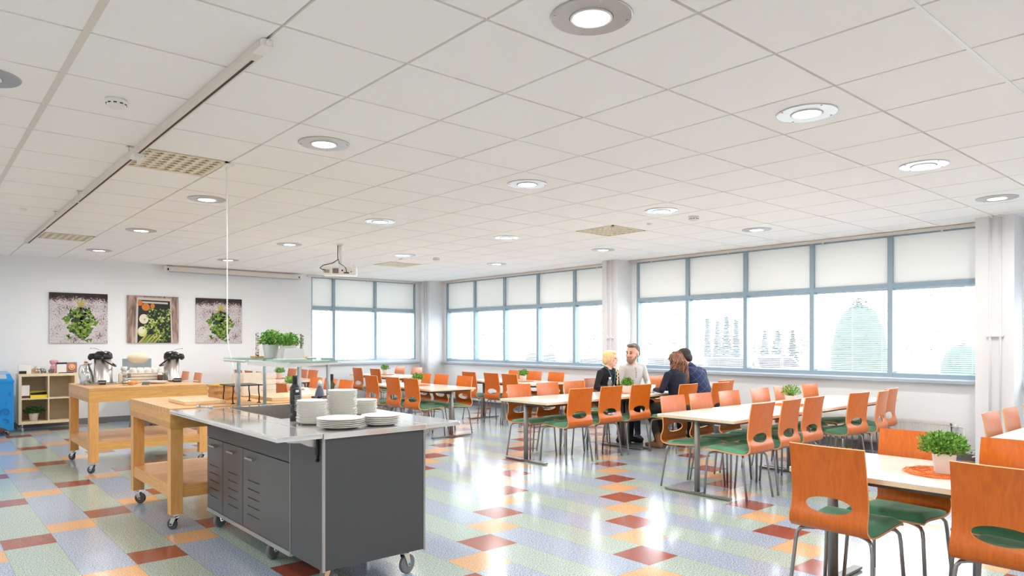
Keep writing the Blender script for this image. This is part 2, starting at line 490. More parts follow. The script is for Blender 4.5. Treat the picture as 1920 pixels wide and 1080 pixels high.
def rail(lbl, back, a0, a1):
    r = MB()
    if back:
        r.box(a0, a1, YB - 0.055, YB - 0.015, CEIL - 0.042, CEIL - 0.006)
        h = [(a, YB - 0.02) for a in np.linspace(a0 + 0.2, a1 - 0.2, 3)]
        for a, y in h: r.box(a - 0.01, a + 0.01, y - 0.003, y + 0.022, CEIL - 0.07, CEIL - 0.03)
    else:
        r.box(XW - 0.055, XW - 0.015, a0, a1, CEIL - 0.042, CEIL - 0.006)
        for a in np.linspace(a0 + 0.4, a1 - 0.4, 4): r.box(XW - 0.018, XW, a - 0.01, a + 0.01, CEIL - 0.07, CEIL - 0.03)
    tag(r.build('curtain_rail', M_rail), lbl, 'curtain rail')
rail('cream curtain rail above the small window in the far wall', True, XA - 0.1, XB + 0.12)
rail('cream curtain rail over the window between corner column and middle column', False, 8.0, 13.08)
rail('long cream curtain rail over the big window at the right', False, 2.52, 7.6)

# ------------------------------------------------------------------ ceiling fittings
def make_light():
    r = empty('ceiling_light')
    b = MB().lathe([(0.088, 0), (0.172, 0), (0.172, -0.004), (0.168, -0.007), (0.092, -0.007)], n=48, smooth=False, ring=True)
    rg = b.build('trim_ring', M_alu, r)
    s_ = MB()
    for k in range(4):
        a = PI / 4 + k * PI / 2 + 0.2; s_.lathe([(0.0055, -0.010), (0.0055, -0.0072)], 0.155 * math.cos(a), 0.155 * math.sin(a), 0, 8)
    s_.build('screw', M_steelb, rg)
    MB().lathe([(0.0765, -0.006), (0.089, -0.001), (0.089, -0.0105), (0.084, -0.013), (0.0765, -0.0105)], n=40, ring=True).build('inner_ring', M_wplastic, r)
    MB().lathe([(0.00001, -0.009), (0.0770, -0.009)], n=40, smooth=False).build('diffuser', M_lens, r)
    return r
L0 = make_light()
names_i = {-0.5: 'far left', 2.5: 'left', 5.5: 'middle', 8.5: 'right', 11.5: 'window-side'}
ld = bpy.data.lights.new('downlight', 'AREA'); ld.shape = 'DISK'; ld.size = 0.15; ld.energy = LAMP; ld.color = (1.0, 0.975, 0.945)
ld.spread = PI * 0.95
light_lbl = {
 (-0.5, 3.5): 'unlit bluish round downlight cut by the left picture edge',
 (2.5, -0.5): 'largest round downlight, at the top edge right of the middle',
 (2.5, 3.5): 'round downlight right of the square vent near the hanging cord',
 (2.5, 7.5): 'round downlight just left of the hanging white cord',
 (2.5, 11.5): 'small round downlight right of the far slatted vent',
 (2.5, 15.5): 'smallest round downlight above the leftmost leaf canvas',
 (5.5, -0.5): 'bright ringed downlight in the upper right of the ceiling',
 (5.5, 3.5): 'round downlight near the middle of the picture, two rows in',
 (5.5, 7.5): 'round downlight above and right of the projector',
 (5.5, 11.5): 'small round downlight left of the projector pole',
 (5.5, 15.5): 'tiny round downlight over the end of the screen case',
 (8.5, -0.5): 'wide white-ringed downlight near the right edge of the ceiling',
 (8.5, 3.5): 'round downlight left of the smoke detector near the windows',
 (8.5, 7.5): 'faint downlight left of the vent near the windows',
 (8.5, 11.5): 'faint downlight above the far window-side vent',
 (11.5, -0.5): 'round downlight over the right-hand column',
 (11.5, 3.5): 'faint downlight just above the big right window',
 (11.5, 7.5): 'faint downlight above the middle column',
 (11.5, 11.5): 'faintest downlight above the corner window',
}
first = True
for i in (-3.5, -0.5, 2.5, 5.5, 8.5, 11.5):  # leftmost and nearest rows are unseen, added to brighten the ceiling
    for j in (-4.5, -0.5, 3.5, 7.5, 11.5, 15.5):
        if (i, j) not in light_lbl and j != -4.5 and i != -3.5: continue
        o = L0 if first else copy_tree(L0); first = False
        o.location = (ci(i) , cj(j), CEIL)
        lb = light_lbl.get((i, j), 'added unseen downlight beyond the left or lower edge of the picture')
        tag(o, lb, 'ceiling light', 'round recessed downlights in the tiled ceiling')
        lo = bpy.data.objects.new('downlight_glow', ld); COL.objects.link(lo)
        lo.location = (ci(i), cj(j), CEIL - 0.03); lo.parent = None

def vent(i, j, lbl):
    r = tag(empty('ceiling_vent', (ci(i) + 0.314, cj(j) + 0.3104, CEIL)), lbl, 'air vent', 'square air vents in the ceiling')
    MB().box(-0.30, 0.30, -0.296, 0.296, 0.005, 0.011).build('backing', M_vdark, r)
    # face plate with a 7 x 7 grid of round openings, each with a turned nozzle
    p = MB(); n = 7; c = 0.56 / n; R = 0.030; K = 16
    for a in range(n):
        for b_ in range(n):
            cx = -0.28 + c * (a + 0.5); cy = -0.28 + c * (b_ + 0.5)
            v = []; f = []
            for k in range(K):
                t = 2 * PI * k / K
                v.append((cx + R * math.cos(t), cy + R * math.sin(t), -0.004))
                m_ = max(abs(math.cos(t)), abs(math.sin(t)))
                v.append((cx + c / 2 * math.cos(t) / m_, cy + c / 2 * math.sin(t) / m_, -0.004))
                v.append((cx + R * math.cos(t), cy + R * math.sin(t), 0.006))
            for k in range(K):
                q = (k + 1) % K
                f.append((3 * k, 3 * q, 3 * q + 1, 3 * k + 1)); f.append((3 * k, 3 * k + 2, 3 * q + 2, 3 * q))
            p.add(v, f, 0)
    p.box(-0.302, 0.302, -0.298, -0.279, -0.006, 0.004); p.box(-0.302, 0.302, 0.279, 0.298, -0.006, 0.004)
    p.box(-0.302, -0.279, -0.298, 0.298, -0.006, 0.004); p.box(0.279, 0.302, -0.298, 0.298, -0.006, 0.004)
    q = p
    for a in range(n):
        for b_ in range(n):
            cx = -0.28 + c * (a + 0.5); cy = -0.28 + c * (b_ + 0.5)
            s_ = 1 if a < 3 else -1
            q.add([(cx - 0.027, cy - 0.014, -0.003), (cx + 0.006 * s_ + 0.004, cy - 0.026, 0.003), (cx + 0.006 * s_ + 0.004, cy + 0.026, 0.003), (cx - 0.027, cy + 0.014, -0.003)], [(0, 1, 2, 3), (3, 2, 1, 0)])
    p.build('perforated_plate', M_vent, r)
vent(1, 5, 'large square cream air vent beside the ceiling track, nearest the camera')
vent(1, 13, 'small-looking cream air vent at the far end of the ceiling track')
vent(9, 5, 'cream air vent near the windows left of the smoke detector')
vent(9, 13, 'faint farthest air vent above the corner window')
def smoke(x, y, lbl):
    r = tag(empty('smoke_detector', (x, y, CEIL)), lbl, 'smoke detector', 'smoke detectors on the ceiling')
    MB().lathe([(0.055, 0), (0.056, -0.012), (0.052, -0.018), (0.050, -0.032), (0.040, -0.044), (0.022, -0.050), (0.0001, -0.051)], n=28).build('housing', M_wplastic, r)
    s_ = MB()
    for k in range(10):
        a = 2 * PI * k / 10
        s_.add([(0.0535 * math.cos(a + d), 0.0535 * math.sin(a + d), z) for d, z in ((-.16, -.024), (.16, -.024), (.16, -.030), (-.16, -.030))] +
               [(0.046 * math.cos(a + d), 0.046 * math.sin(a + d), z) for d, z in ((-.16, -.024), (.16, -.024), (.16, -.030), (-.16, -.030))],
               [(0, 1, 2, 3), (4, 7, 6, 5), (0, 4, 5, 1), (1, 5, 6, 2), (2, 6, 7, 3), (3, 7, 4, 0)])
    s_.build('vent_slot', M_blackm, r)
smoke(0.891, 4.436, 'white smoke detector at upper left, nearest the camera')
smoke(6.49, 4.461, 'smoke detector near the windows, right of the middle')
smoke(6.547, 9.452, 'small smoke detector right of the projector')
for x, y, lb in ((0.904, 8.729, 'small flat white sensor near the left edge of the ceiling'), (6.485, 5.058, 'small white sensor between vent and smoke detector'), (6.15, 9.9, 'tiny white sensor beside the farthest vent')):
    tag(MB().lathe([(0.032, 0), (0.032, -0.012), (0.02, -0.02), (0.0001, -0.02)], n=20).build('ceiling_sensor', M_wplastic, None, (x, y, CEIL)), lb, 'sensor')
# ceiling track on grid line 1
r = tag(empty('ceiling_track', (ci(1), 3.12, CEIL)), 'long white track with dark slots running along the left ceiling', 'ceiling track')
MB().box(-0.028, 0.030, 0, 8.35, -0.034, -0.001, b=0.003).build('track_body', M_rail, r)
s_ = MB()
for y0, y1 in ((0.18, 2.33), (2.47, 4.6), (4.66, 6.7), (6.75, 8.3)): s_.box(0.004, 0.018, y0, y1, -0.0352, -0.030)
s_.build('slot', M_dark, r)
MB().box(-0.026, 0.028, -0.03, 0.09, -0.037, -0.001, b=0.006).box(-0.008, 0.010, -0.06, -0.028, -0.03, -0.012, b=0.004).build('end_cap', M_wplastic, r)
MB().box(-0.02, 0.05, 2.34, 2.45, -0.06, -0.032, b=0.008).box(0.012, 0.03, 2.36, 2.40, -0.10, -0.058, b=0.004).build('adapter', M_wplastic, r)
for y in (2.3, 4.2, 5.5):
    MB().box(-0.075, -0.028, y, y + 0.008, -0.010, -0.001).box(-0.062, -0.054, y, y + 0.008, -0.04, -0.001).build('hanger', M_rail, r)
# projection screen case on the far wall
r = tag(empty('projection_screen_case', (3.47, YB - 0.16, 2.60)), 'long cream rolled-up projection screen case on the far wall', 'projection screen')
MB().box(0, 2.5, 0, 0.09, 0.03, 0.115, b=0.012).build('case', M_rail, r)
MB().box(0.06, 2.46, 0.03, 0.06, 0.015, 0.031).build('screen_bar', M_sill, r)
MB().box(-0.02, 0, -0.004, 0.094, 0.02, 0.12, b=0.006).box(2.5, 2.52, -0.004, 0.094, 0.02, 0.12, b=0.006).build('end_cap', M_wplastic, r)
MB().box(0.05, 0.12, 0.088, 0.162, 0.05, 0.1).box(2.38, 2.45, 0.088, 0.162, 0.05, 0.1).build('bracket', M_white, r)
for q in (0.02, 2.455): MB().box(q, q + 0.025, -0.003, 0.002, 0.045, 0.08).build('end_plug', M_black, r)
# projector
PX, PY = 4.59, 8.98
r = tag(empty('projector', (PX, PY, 2.29), -0.55), 'white projector hanging on a pole from the ceiling', 'projector')
MB().box(-0.23, 0.23, -0.15, 0.15, 0.01, 0.125, b=0.02).build('housing', M_wplastic, r)
MB().cyl((0, 0, 0.17), (0, 0, CEIL - 2.29), 0.022, 14).cyl((0, 0, CEIL - 2.31), (0, 0, CEIL - 2.29), 0.05, 20).build('pole', M_wplastic, r)
MB().box(-0.09, 0.09, -0.05, 0.05, 0.125, 0.14, b=0.004).box(-0.02, 0.02, -0.02, 0.02, 0.14, 0.2, b=0.004).box(0.10, 0.13, -0.06, -0.03, 0.12, 0.17).box(0.17, 0.2, -0.06, -0.03, 0.12, 0.16).build('mount', M_wplastic, r)
g = MB()
for k in range(7): g.box(-0.09 + k * 0.012, -0.083 + k * 0.012, -0.1525, -0.149, 0.03, 0.10)
g.build('grille', M_blackm, r); g = MB()
for k in range(6): g.box(-0.2 + k * 0.012, -0.195 + k * 0.012, -0.1525, -0.149, 0.035, 0.08)
g.build('grille', M_blackm, r)
MB().box(0.03, 0.05, -0.154, -0.149, 0.06, 0.08).box(0.06, 0.13, -0.156, -0.149, 0.03, 0.045).box(0.15, 0.17, -0.154, -0.149, 0.05, 0.06).build('socket', M_black, r)
MB().lathe([(0.04, 0.149), (0.04, 0.175), (0.03, 0.175), (0.03, 0.16)], -0.12, 0, 0.068, 20, axis='y').build('lens', M_black, r)
MB().tube([(-0.03, -0.03, CEIL - 2.29), (-0.032, -0.03, 0.3), (-0.03, -0.03, 0.23), (-0.10, -0.06, 0.18), (-0.22, -0.12, 0.14), (-0.26, -0.15, 0.10), (-0.22, -0.17, 0.075), (-0.19, -0.155, 0.075)], 0.006, 8).build('power_cable', M_black, r)
MB().tube([(-0.025, -0.035, 0.24), (-0.01, -0.05, 0.18), (0.05, -0.11, 0.14), (0.09, -0.17, 0.10), (0.095, -0.17, 0.06), (0.095, -0.153, 0.04)], 0.005, 8).build('video_cable', M_black, r)
# hanging cord
cpts = [(1.865, 5.533, CEIL), (1.868, 5.53, 2.70), (1.872, 5.53, 2.2), (1.872, 5.53, 1.75), (1.872, 5.53, 1.45), (1.88, 5.52, 1.33), (1.89, 5.49, 1.25), (1.888, 5.43, 1.16), (1.886, 5.385, 1.07), (1.886, 5.378, 0.98)]
tag(MB().tube(cpts, 0.005, 8).build('power_cord', M_white), 'thin white cord hanging from the ceiling to the serving shelf post', 'cord')
MB().box(-0.03, 0.03, -0.05, 0.05, -0.016, 0, b=0.004).build('cord_outlet', M_wplastic, None, (1.865, 5.5, CEIL))
tag(bpy.data.objects['cord_outlet'], 'small outlet where the hanging cord meets the ceiling', 'outlet')

# ------------------------------------------------------------------ radiators
def radiator(lbl, a0, a1, back=False, z0=0.13, z1=0.43):
    L_ = a1 - a0
    r = tag(empty('radiator', (a0, YB - 0.04, z0) if back else (XW - 0.04, a0, z0)), lbl, 'radiator', 'white panel radiators under the windows')
    h = z1 - z0
    def bx(m, u0, u1, d0, d1, q0, q1, b=0):
        if back: m.box(u0, u1, -d1, -d0, q0, q1, b=b)
        else: m.box(-d1, -d0, u0, u1, q0, q1, b=b)
    m = MB(); bx(m, 0, L_, 0.02, 0.06, 0, h - 0.01, 0.004)
    n = int(L_ / 0.034)
    for k in range(n): bx(m, 0.012 + k * L_ / n, 0.012 + k * L_ / n + 0.018, 0.058, 0.068, 0.015, h - 0.03)
    m.build('panel', M_rad, r)
    g = MB()
    for k in range(n): bx(g, 0.010 + k * L_ / n, 0.024 + k * L_ / n, 0.005, 0.055, h - 0.01, h - 0.004)
    bx(g, 0, L_, 0, 0.006, 0, h); bx(g, 0, L_, 0.06, 0.066, h - 0.028, h); bx(g, 0, 0.006, 0, 0.066, 0.0, h); bx(g, L_ - 0.006, L_, 0, 0.066, 0.0, h)
    g.build('top_grille', M_rad, r)
    def cy(m, p0, p1, rr):
        if back: m.cyl((p0[0], -p0[1], p0[2]), (p1[0], -p1[1], p1[2]), rr, 10)
        else: m.cyl((-p0[1], p0[0], p0[2]), (-p1[1], p1[0], p1[2]), rr, 10)
    v = MB(); cy(v, (-0.06, 0.035, h - 0.04), (0.0, 0.035, h - 0.04), 0.012); cy(v, (-0.07, 0.035, h - 0.04), (-0.02, 0.035, h - 0.04), 0.022)
    cy(v, (-0.13, 0.035, -0.03), (-0.13, 0.035, h - 0.05), 0.008); cy(v, (-0.13, 0.035, h - 0.05), (-0.06, 0.035, h - 0.04), 0.008)
    v.build('valve', M_rad, r)
    return r
radiator('white ribbed radiator under the big right window', 2.8, 5.5)
radiator('low white radiator under the window between the two columns', 8.5, 12.7, z0=0.12, z1=0.30)
radiator('white radiator under the corner window in the far wall', 6.25, 8.5, back=True)
tag(MB().tube([(8.9, 2.5, 0.10), (9.1, 2.5, 0.10), (9.2, 2.62, 0.10), (9.22, 2.75, 0.10)], 0.009, 8).tube([(8.9, 2.5, 0.15), (9.1, 2.5, 0.15), (9.2, 2.6, 0.15), (9.22, 2.66, 0.15)], 0.009, 8).build('heating_pipe', M_rad), 'pair of white heating pipes at the foot of the right column', 'pipe')

# ------------------------------------------------------------------ dining tables
TZ = 0.70
def make_table(L_=1.79, W=0.8):
    """long side along local X, origin on the floor at its centre"""
    r = empty('dining_table')
    hx, hy = L_ / 2, W / 2
    t = MB().box(-hx, hx, -hy, hy, TZ - 0.0035, TZ, 0); t.box(-hx + 0.0005, hx - 0.0005, -hy + 0.0005, hy - 0.0005, TZ - 0.026, TZ - 0.0035, 1)
    t.build('tabletop', [M_top, M_edge], r)
    for s in (-1, 1):
        px = s * (hx - 0.055)
        MB().lathe([(0.026, 0.02), (0.026, TZ - 0.03)], px, 0, 0, 14, sx=1.15, sy=0.85).build('leg_column', M_pole, r)
        MB().box(px - 0.026, px + 0.026, -0.34, 0.34, 0.004, 0.022, b=0.008).box(px - 0.03, px + 0.03, -0.05, 0.05, 0.018, 0.03, b=0.006).build('foot_bar', M_pole, r)
        MB().box(px - 0.02, px + 0.02, -0.30, 0.30, TZ - 0.05, TZ - 0.027, b=0.003).build('cross_arm', M_tsteel, r)
    MB().box(-hx + 0.08, hx - 0.08, -0.018, 0.018, TZ - 0.085, TZ - 0.027).box(-hx + 0.08, hx - 0.08, -0.30, -0.285, TZ - 0.06, TZ - 0.027).box(-hx + 0.08, hx - 0.08, 0.285, 0.30, TZ - 0.06, TZ - 0.027).build('beam', M_tsteel, r)
    return r
T0 = make_table()
TABLES = [
 (4.02, 0.985, 1, 'white table in the right foreground with a potted plant on a raffia mat'),
 (6.215, 3.66, 0, 'white table in the row toward the ribbed radiator, its end nearest the camera'),
 (8.005, 3.66, 0, 'white table against the wall under the big right window'),
 (6.215, 5.96, 0, 'empty white table in line with the one the four people use'),
 (8.015, 5.96, 0, 'white table where the four people sit'),
 (5.94, 9.03, 1, 'white table end-on to the camera right of the plate stacks'),
 (7.87, 9.03, 1, 'white table near the window between the two columns, plant on it'),
 (7.35, 12.3, 1, 'farthest white table under the corner window'),
 (4.06, 9.36, 1, 'white table seen behind the bottles on the serving counter'),
 (5.15, 12.36, 1, 'white table near the far wall seen below the glass shelf'),
 (3.19, 12.40, 1, 'white table by the far wall behind the coffee table'),
 (6.70, 1.12, 0, 'white table cut by the right picture edge below the column'),
]
for k, (x, y, ax, lb) in enumerate(TABLES):
    o = T0 if k == 0 else copy_tree(T0)
    o.location = (x, y, 0); o.rotation_euler = (0, 0, PI / 2 if ax else 0)
    tag(o, lb, 'table', 'white cafeteria tables')

# ------------------------------------------------------------------ chairs
def make_chair():
    r = empty('dining_chair')
    # profile of the bent shell, from top of the back to the seat front: (y, z)
    P = [(-0.262, 0.850), (-0.250, 0.80), (-0.238, 0.74), (-0.228, 0.68), (-0.219, 0.62), (-0.214, 0.57), (-0.216, 0.53), (-0.228, 0.495), (-0.236, 0.465),
         (-0.230, 0.438), (-0.210, 0.420), (-0.180, 0.411), (-0.13, 0.408), (-0.05, 0.412), (0.04, 0.418), (0.12, 0.424), (0.185, 0.422), (0.205, 0.414)]
    P = [Vector((0, a, b)) for a, b in P]
    S = [0.0]
    for a, b in zip(P, P[1:]): S.append(S[-1] + (b - a).length)
    def prof(s):
        s = max(0, min(S[-1], s))
        for i in range(len(S) - 1):
            if s <= S[i + 1] + 1e-9: break
        t = (s - S[i]) / (S[i + 1] - S[i])
        # catmull-rom
        p0 = P[max(i - 1, 0)]; p1 = P[i]; p2 = P[i + 1]; p3 = P[min(i + 2, len(P) - 1)]
        m1 = (p2 - p0) * 0.5; m2 = (p3 - p1) * 0.5
        h = lambda t: ((2 * t**3 - 3 * t**2 + 1) * p1 + (t**3 - 2 * t**2 + t) * m1 + (-2 * t**3 + 3 * t**2) * p2 + (t**3 - t**2) * m2)
        p = h(t); d = (h(min(t + 0.02, 1)) - h(max(t - 0.02, 0))).normalized()
        return p, Vector((0, d.z, -d.y))          # point, normal (towards the rear / underside)
    def halfw(s):
        f = s / S[-1]
        if s < 0.30: return 0.190 + 0.004 * (s / 0.30)
        return 0.194 + 0.010 * min(1, (s - 0.30) / 0.25)
    hole_c, hole_a, hole_b = 0.308, 0.120, 0.043
    s1, s2 = hole_c - 0.075, hole_c + 0.075
    nu = 10
    V = []; F = []
    def vid(u, s): V.append((u, s)); return len(V) - 1
    us = [-1 + 2 * k / nu for k in range(nu + 1)]
    def rows(sa, sb, n, first=None, last=None):
        prev = first
        for k in range(n + 1):
            s = sa + (sb - sa) * k / n
            if k == 0 and first is not None: continue
            cur = last if (k == n and last is not None) else [vid(u * halfw(s), s) for u in us]
            if prev is not None:
                for a in range(nu): F.append((prev[a], prev[a + 1], cur[a + 1], cur[a]))
            prev = cur
        return prev
    top = rows(0, s1, 9)
    nm = 6
    # boundary ring of the hole patch
    bot = [vid(u * halfw(s2), s2) for u in us]
    right = [vid(halfw(s1 + (s2 - s1) * k / nm), s1 + (s2 - s1) * k / nm) for k in range(1, nm)]
    left = [vid(-halfw(s1 + (s2 - s1) * k / nm), s1 + (s2 - s1) * k / nm) for k in range(1, nm)]
    ring = top + right + bot[::-1] + left[::-1]
    inner = []; mid = []
    for i in ring:
        u, s = V[i]; a = math.atan2((s - hole_c) / (0.075), u / 0.194)
        iu, is_ = hole_a * math.cos(a), hole_c + hole_b * math.sin(a)
        inner.append(vid(iu, is_)); mid.append(vid(iu * 0.55 + u * 0.45, is_ * 0.55 + s * 0.45))
    n = len(ring)
    for k in range(n):
        q = (k + 1) % n
        F.append((ring[k], mid[k], mid[q], ring[q])); F.append((mid[k], inner[k], inner[q], mid[q]))
    rows(s2, S[-1], 14, first=bot)
    # solidify
    TH = 0.0055
    def p3(u, s, d):
        p, nn = prof(s)
        # slight hollow across the back, corners of the top rounded
        bend = 0.016 * (u / 0.19) ** 2 * max(0, 1 - s / 0.5)
        return (u, p.y + nn.y * d + bend, p.z + nn.z * d)
    top_v = [p3(u, s, -TH) for u, s in V]; bot_v = [p3(u, s, TH) for u, s in V]
    nV = len(V)
    cnt = {}
    for f in F:
        for a, b in zip(f, f[1:] + f[:1]): cnt[(a, b)] = cnt.get((a, b), 0) + 1
    side = [(a, b) for (a, b) in cnt if (b, a) not in cnt]
    m = MB()
    m.add(top_v + bot_v, [tuple(i + nV for i in f) for f in F], 0, True)
    m.f += [f[::-1] for f in F]; m.m += [0] * len(F); m.sm += [True] * len(F)
    m.add([*top_v, *bot_v], [(a, b, b + nV, a + nV) for a, b in side], 1, False)
    o = m.build('plywood_shell', [M_ply, M_plyedge], r)
    bm = bmesh.new(); bm.from_mesh(o.data); bmesh.ops.recalc_face_normals(bm, faces=bm.faces[:]); bm.to_mesh(o.data); bm.free()
    # cushion: follows the seat
    c = MB(); K = 12; J = 10; vs = []; fs = []
    s0c, s1c = S[-1] - 0.395, S[-1] + 0.004
    for side_ in (0, 1):
        for j in range(J + 1):
            for k in range(K + 1):
                fu = -1 + 2 * k / K; fj = j / J
                s = s0c + (s1c - s0c) * fj
                p, nn = prof(s)
                ed = min(1 - abs(fu), fj * 0.9 + 0.0, (1 - fj)) 
                round_ = min(1, max(0, ed) / 0.16) ** 0.5
                wv = 0.003 * math.sin(5 * fj + 3 * fu)
                th = 0.004 + 0.024 * round_ + wv * round_ if side_ == 0 else -0.001
                u = fu * (0.200 if fj > 0.1 else 0.185 + 0.15 * fj)
                vs.append((u, p.y - nn.y * (TH + th), p.z - nn.z * (TH + th)))
    o2 = (J + 1) * (K + 1)
    for j in range(J):
        for k in range(K):
            a = j * (K + 1) + k
            fs.append((a, a + 1, a + K + 2, a + K + 1)); fs.append((a + o2, a + o2 + K + 1, a + o2 + K + 2, a + o2 + 1))
    for k in range(K):
        fs.append((k, k + o2, k + o2 + 1, k + 1)); e = J * (K + 1)
        fs.append((e + k, e + k + 1, e + k + 1 + o2, e + k + o2))
    for j in range(J):
        a = j * (K + 1); b = a + K + 1; fs.append((a, b, b + o2, a + o2))
        a += K; b += K; fs.append((a, a + o2, b + o2, b))
    o = c.add(vs, fs, 0, True).build('seat_cushion', M_green, r)
    bm = bmesh.new(); bm.from_mesh(o.data); bmesh.ops.recalc_face_normals(bm, faces=bm.faces[:]); bm.to_mesh(o.data); bm.free()
    # tube legs, each turning in under the seat
    for sx in (-1, 1):
        for fy, ty, iy in ((0.205, 0.185, 0.10), (-0.215, -0.165, -0.09)):
            pts = [(sx * 0.085, iy, 0.394), (sx * 0.15, iy * 1.25 + (ty - iy) * 0.35, 0.394), (sx * 0.176, ty * 0.93, 0.388), (sx * 0.190, ty, 0.368), (sx * 0.195, ty * 1.02, 0.33), (sx * 0.214, fy, 0.003)]
            MB().tube(pts, 0.0098, 10).build('leg', M_grey, r)
    fr = MB().box(-0.10, 0.10, 0.09, 0.112, 0.384, 0.404).box(-0.10, 0.10, -0.105, -0.083, 0.384, 0.402)
    fr.tube([(-0.085, -0.1, 0.394), (-0.085, 0.105, 0.394)], 0.0098, 8).tube([(0.085, -0.1, 0.394), (0.085, 0.105, 0.394)], 0.0098, 8)
    fr.build('seat_frame', M_grey, r)
    return r
C0 = make_chair()
RZ = {'N': 0, 'S': PI, 'E': -PI / 2, 'W': PI / 2}
DV = {'N': (0, 1), 'S': (0, -1), 'E': (1, 0), 'W': (-1, 0)}
CH = []
def chair(x, y, d, lbl, group, rot=0):
    CH.append((x, y, d, lbl, group, rot))
gA = 'chairs at the foreground table'; gB = 'chairs at the row toward the right radiator'; gC = 'chairs at the row where people sit'
chair(3.50, 1.63, 'E', 'big orange plywood chair seen from behind, left one at the foreground table', gA)
chair(3.49, 0.88, 'E', 'biggest orange chair, seen from behind at the lower right corner', gA)
chair(4.50, 1.56, 'W', 'orange chair across the foreground table, behind the potted plant', gA)
chair(4.50, 1.03, 'W', 'orange chair back cut by the right edge, right of the foreground plant', gA)
oB = ['first', 'second', 'third']
chair(5.58, 3.12, 'N', 'orange chair seen from behind, nearest the foot bar of the radiator row', gB)
chair(6.10, 3.13, 'N', 'second orange back along the near side of the radiator row', gB, 0.06)
chair(6.56, 3.14, 'N', 'third orange back along the near side of the radiator row', gB)
chair(7.46, 3.10, 'N', 'narrow-looking orange chair alone mid-way along the near side, radiator behind', gB, -0.10)
chair(7.95, 3.05, 'N', 'orange chair turned slightly, right before the ribbed radiator', gB, 0.12)
chair(8.36, 3.13, 'N', 'orange chair mostly hidden, closest to the wall on the near side', gB)
for x, lb in ((5.66, 'pink-lit chair back facing us, leftmost across the radiator row'), (6.13, 'pink-lit chair back, second from left across the radiator row'),
              (6.66, 'pink-lit chair back, third from left across the radiator row'), (7.29, 'pale-lit chair back alone left of the plant by the wall'),
              (7.80, 'chair back just behind the potted plant by the right wall'), (8.47, 'orange chair back right of the plant, nearest the wall')):
    chair(x, 4.15, 'S', lb, gB)
chair(5.75, 5.43, 'N', 'orange chair seen from behind at the left end of the people row', gC)
chair(6.29, 5.45, 'N', 'orange back to the left of the central potted plant, near side', gC)
chair(6.83, 5.44, 'N', 'orange chair seen from behind just left of the dark-haired woman', gC)
chair(7.33, 5.10, 'N', 'orange chair the woman with long brown hair sits on', gC)
chair(7.95, 5.04, 'N', 'orange chair the man in the navy plaid shirt sits on', gC)
chair(8.45, 5.28, 'N', 'chair back peeking out right of the plaid shirt man', gC)
chair(5.70, 6.47, 'S', 'pink-lit chair with visible hole, leftmost across the people row', gC)
chair(6.20, 6.48, 'S', 'pink-lit chair back, second across the people row', gC)
chair(6.71, 6.50, 'S', 'pink-lit chair back, left of the blonde woman', gC)
chair(7.44, 6.82, 'S', 'orange chair the blonde woman in black sits on', gC)
chair(8.16, 6.84, 'S', 'orange chair the bearded man sits on', gC)
chair(8.68, 6.64, 'S', 'orange chair back right of the bearded man', gC)
gD = 'chairs at the end-on middle table'; gE = 'chairs at the table between the columns'; gF = 'chairs at the corner window table'
chair(5.43, 9.63, 'E', 'farthest of three orange backs left of the end-on table', gD)
chair(5.43, 9.00, 'E', 'middle one of three orange backs left of the end-on table', gD)
chair(5.43, 8.50, 'E', 'nearest of three orange backs left of the end-on table', gD)
chair(6.45, 9.62, 'W', 'bright orange chair back right behind the end-on table plant', gD)
chair(6.45, 9.14, 'W', 'middle bright orange chair on the right of the end-on table', gD)
chair(6.45, 8.53, 'W', 'bright orange chair with hole, near right corner of the end-on table', gD)
chair(7.36, 9.66, 'E', 'farthest chair left of the table between the columns', gE)
chair(7.36, 9.05, 'E', 'orange back with hole, middle left at the table between the columns', gE)
chair(7.36, 8.58, 'E', 'red-brown chair back, near left at the table between the columns', gE)
chair(8.38, 9.55, 'W', 'bright orange back left of the plant on the table between columns', gE)
chair(8.38, 9.05, 'W', 'bright orange back right of the plant on the table between columns', gE)
chair(8.38, 8.50, 'W', 'bright orange back alone below the window, between the columns', gE)
chair(6.83, 12.66, 'E', 'orange chair with hole standing before the far radiator', gF)
chair(6.83, 11.95, 'E', 'orange chair left of the farthest plant', gF)
chair(7.88, 12.68, 'W', 'chair back right of the farthest plant', gF)
chair(7.88, 12.04, 'W', 'chair back below the corner window edge, second from the farthest plant', gF)
gG = 'chairs at the table behind the bottles'; gH = 'chairs below the glass shelf'; gI = 'chairs by the far wall'
chair(4.56, 9.64, 'W', 'orange chair back between the dark bottle and the grey bottle', gG)
chair(4.56, 9.17, 'W', 'orange chair back behind the second dark bottle', gG)
chair(4.56, 8.71, 'W', 'orange chair back just above the tall plate stack, right side', gG)
chair(3.57, 8.62, 'E', 'orange chair back directly left of the tall dark bottle', gG)
chair(4.65, 13.18, 'E', 'chair top left of the shelf post, above the white crate', gH)
chair(4.65, 12.65, 'E', 'chair top above the middle of the white crate', gH)
chair(4.65, 12.10, 'E', 'chair top above the right part of the white crate', gH)
chair(5.66, 13.02, 'W', 'chair back right of the plant seen under the glass shelf', gH)
chair(5.66, 12.53, 'W', 'left one of two touching orange backs under the glass shelf', gH)
chair(5.66, 12.10, 'W', 'right one of two touching orange backs under the glass shelf', gH)
chair(3.72, 13.05, 'W', 'left orange chair back right of the right airpot', gI)
chair(3.72, 12.35, 'W', 'right orange chair back right of the right airpot', gI)
chair(2.66, 12.30, 'E', 'chair whose grey legs show under the coffee table', gI)
gJ = 'chairs at the table by the right column'
chair(6.14, 1.62, 'S', 'leftmost pale-lit chair back in front of the right column', gJ)
chair(6.64, 1.62, 'S', 'middle chair back in front of the right column', gJ)
chair(7.24, 1.62, 'S', 'chair back at the right picture edge before the column', gJ)
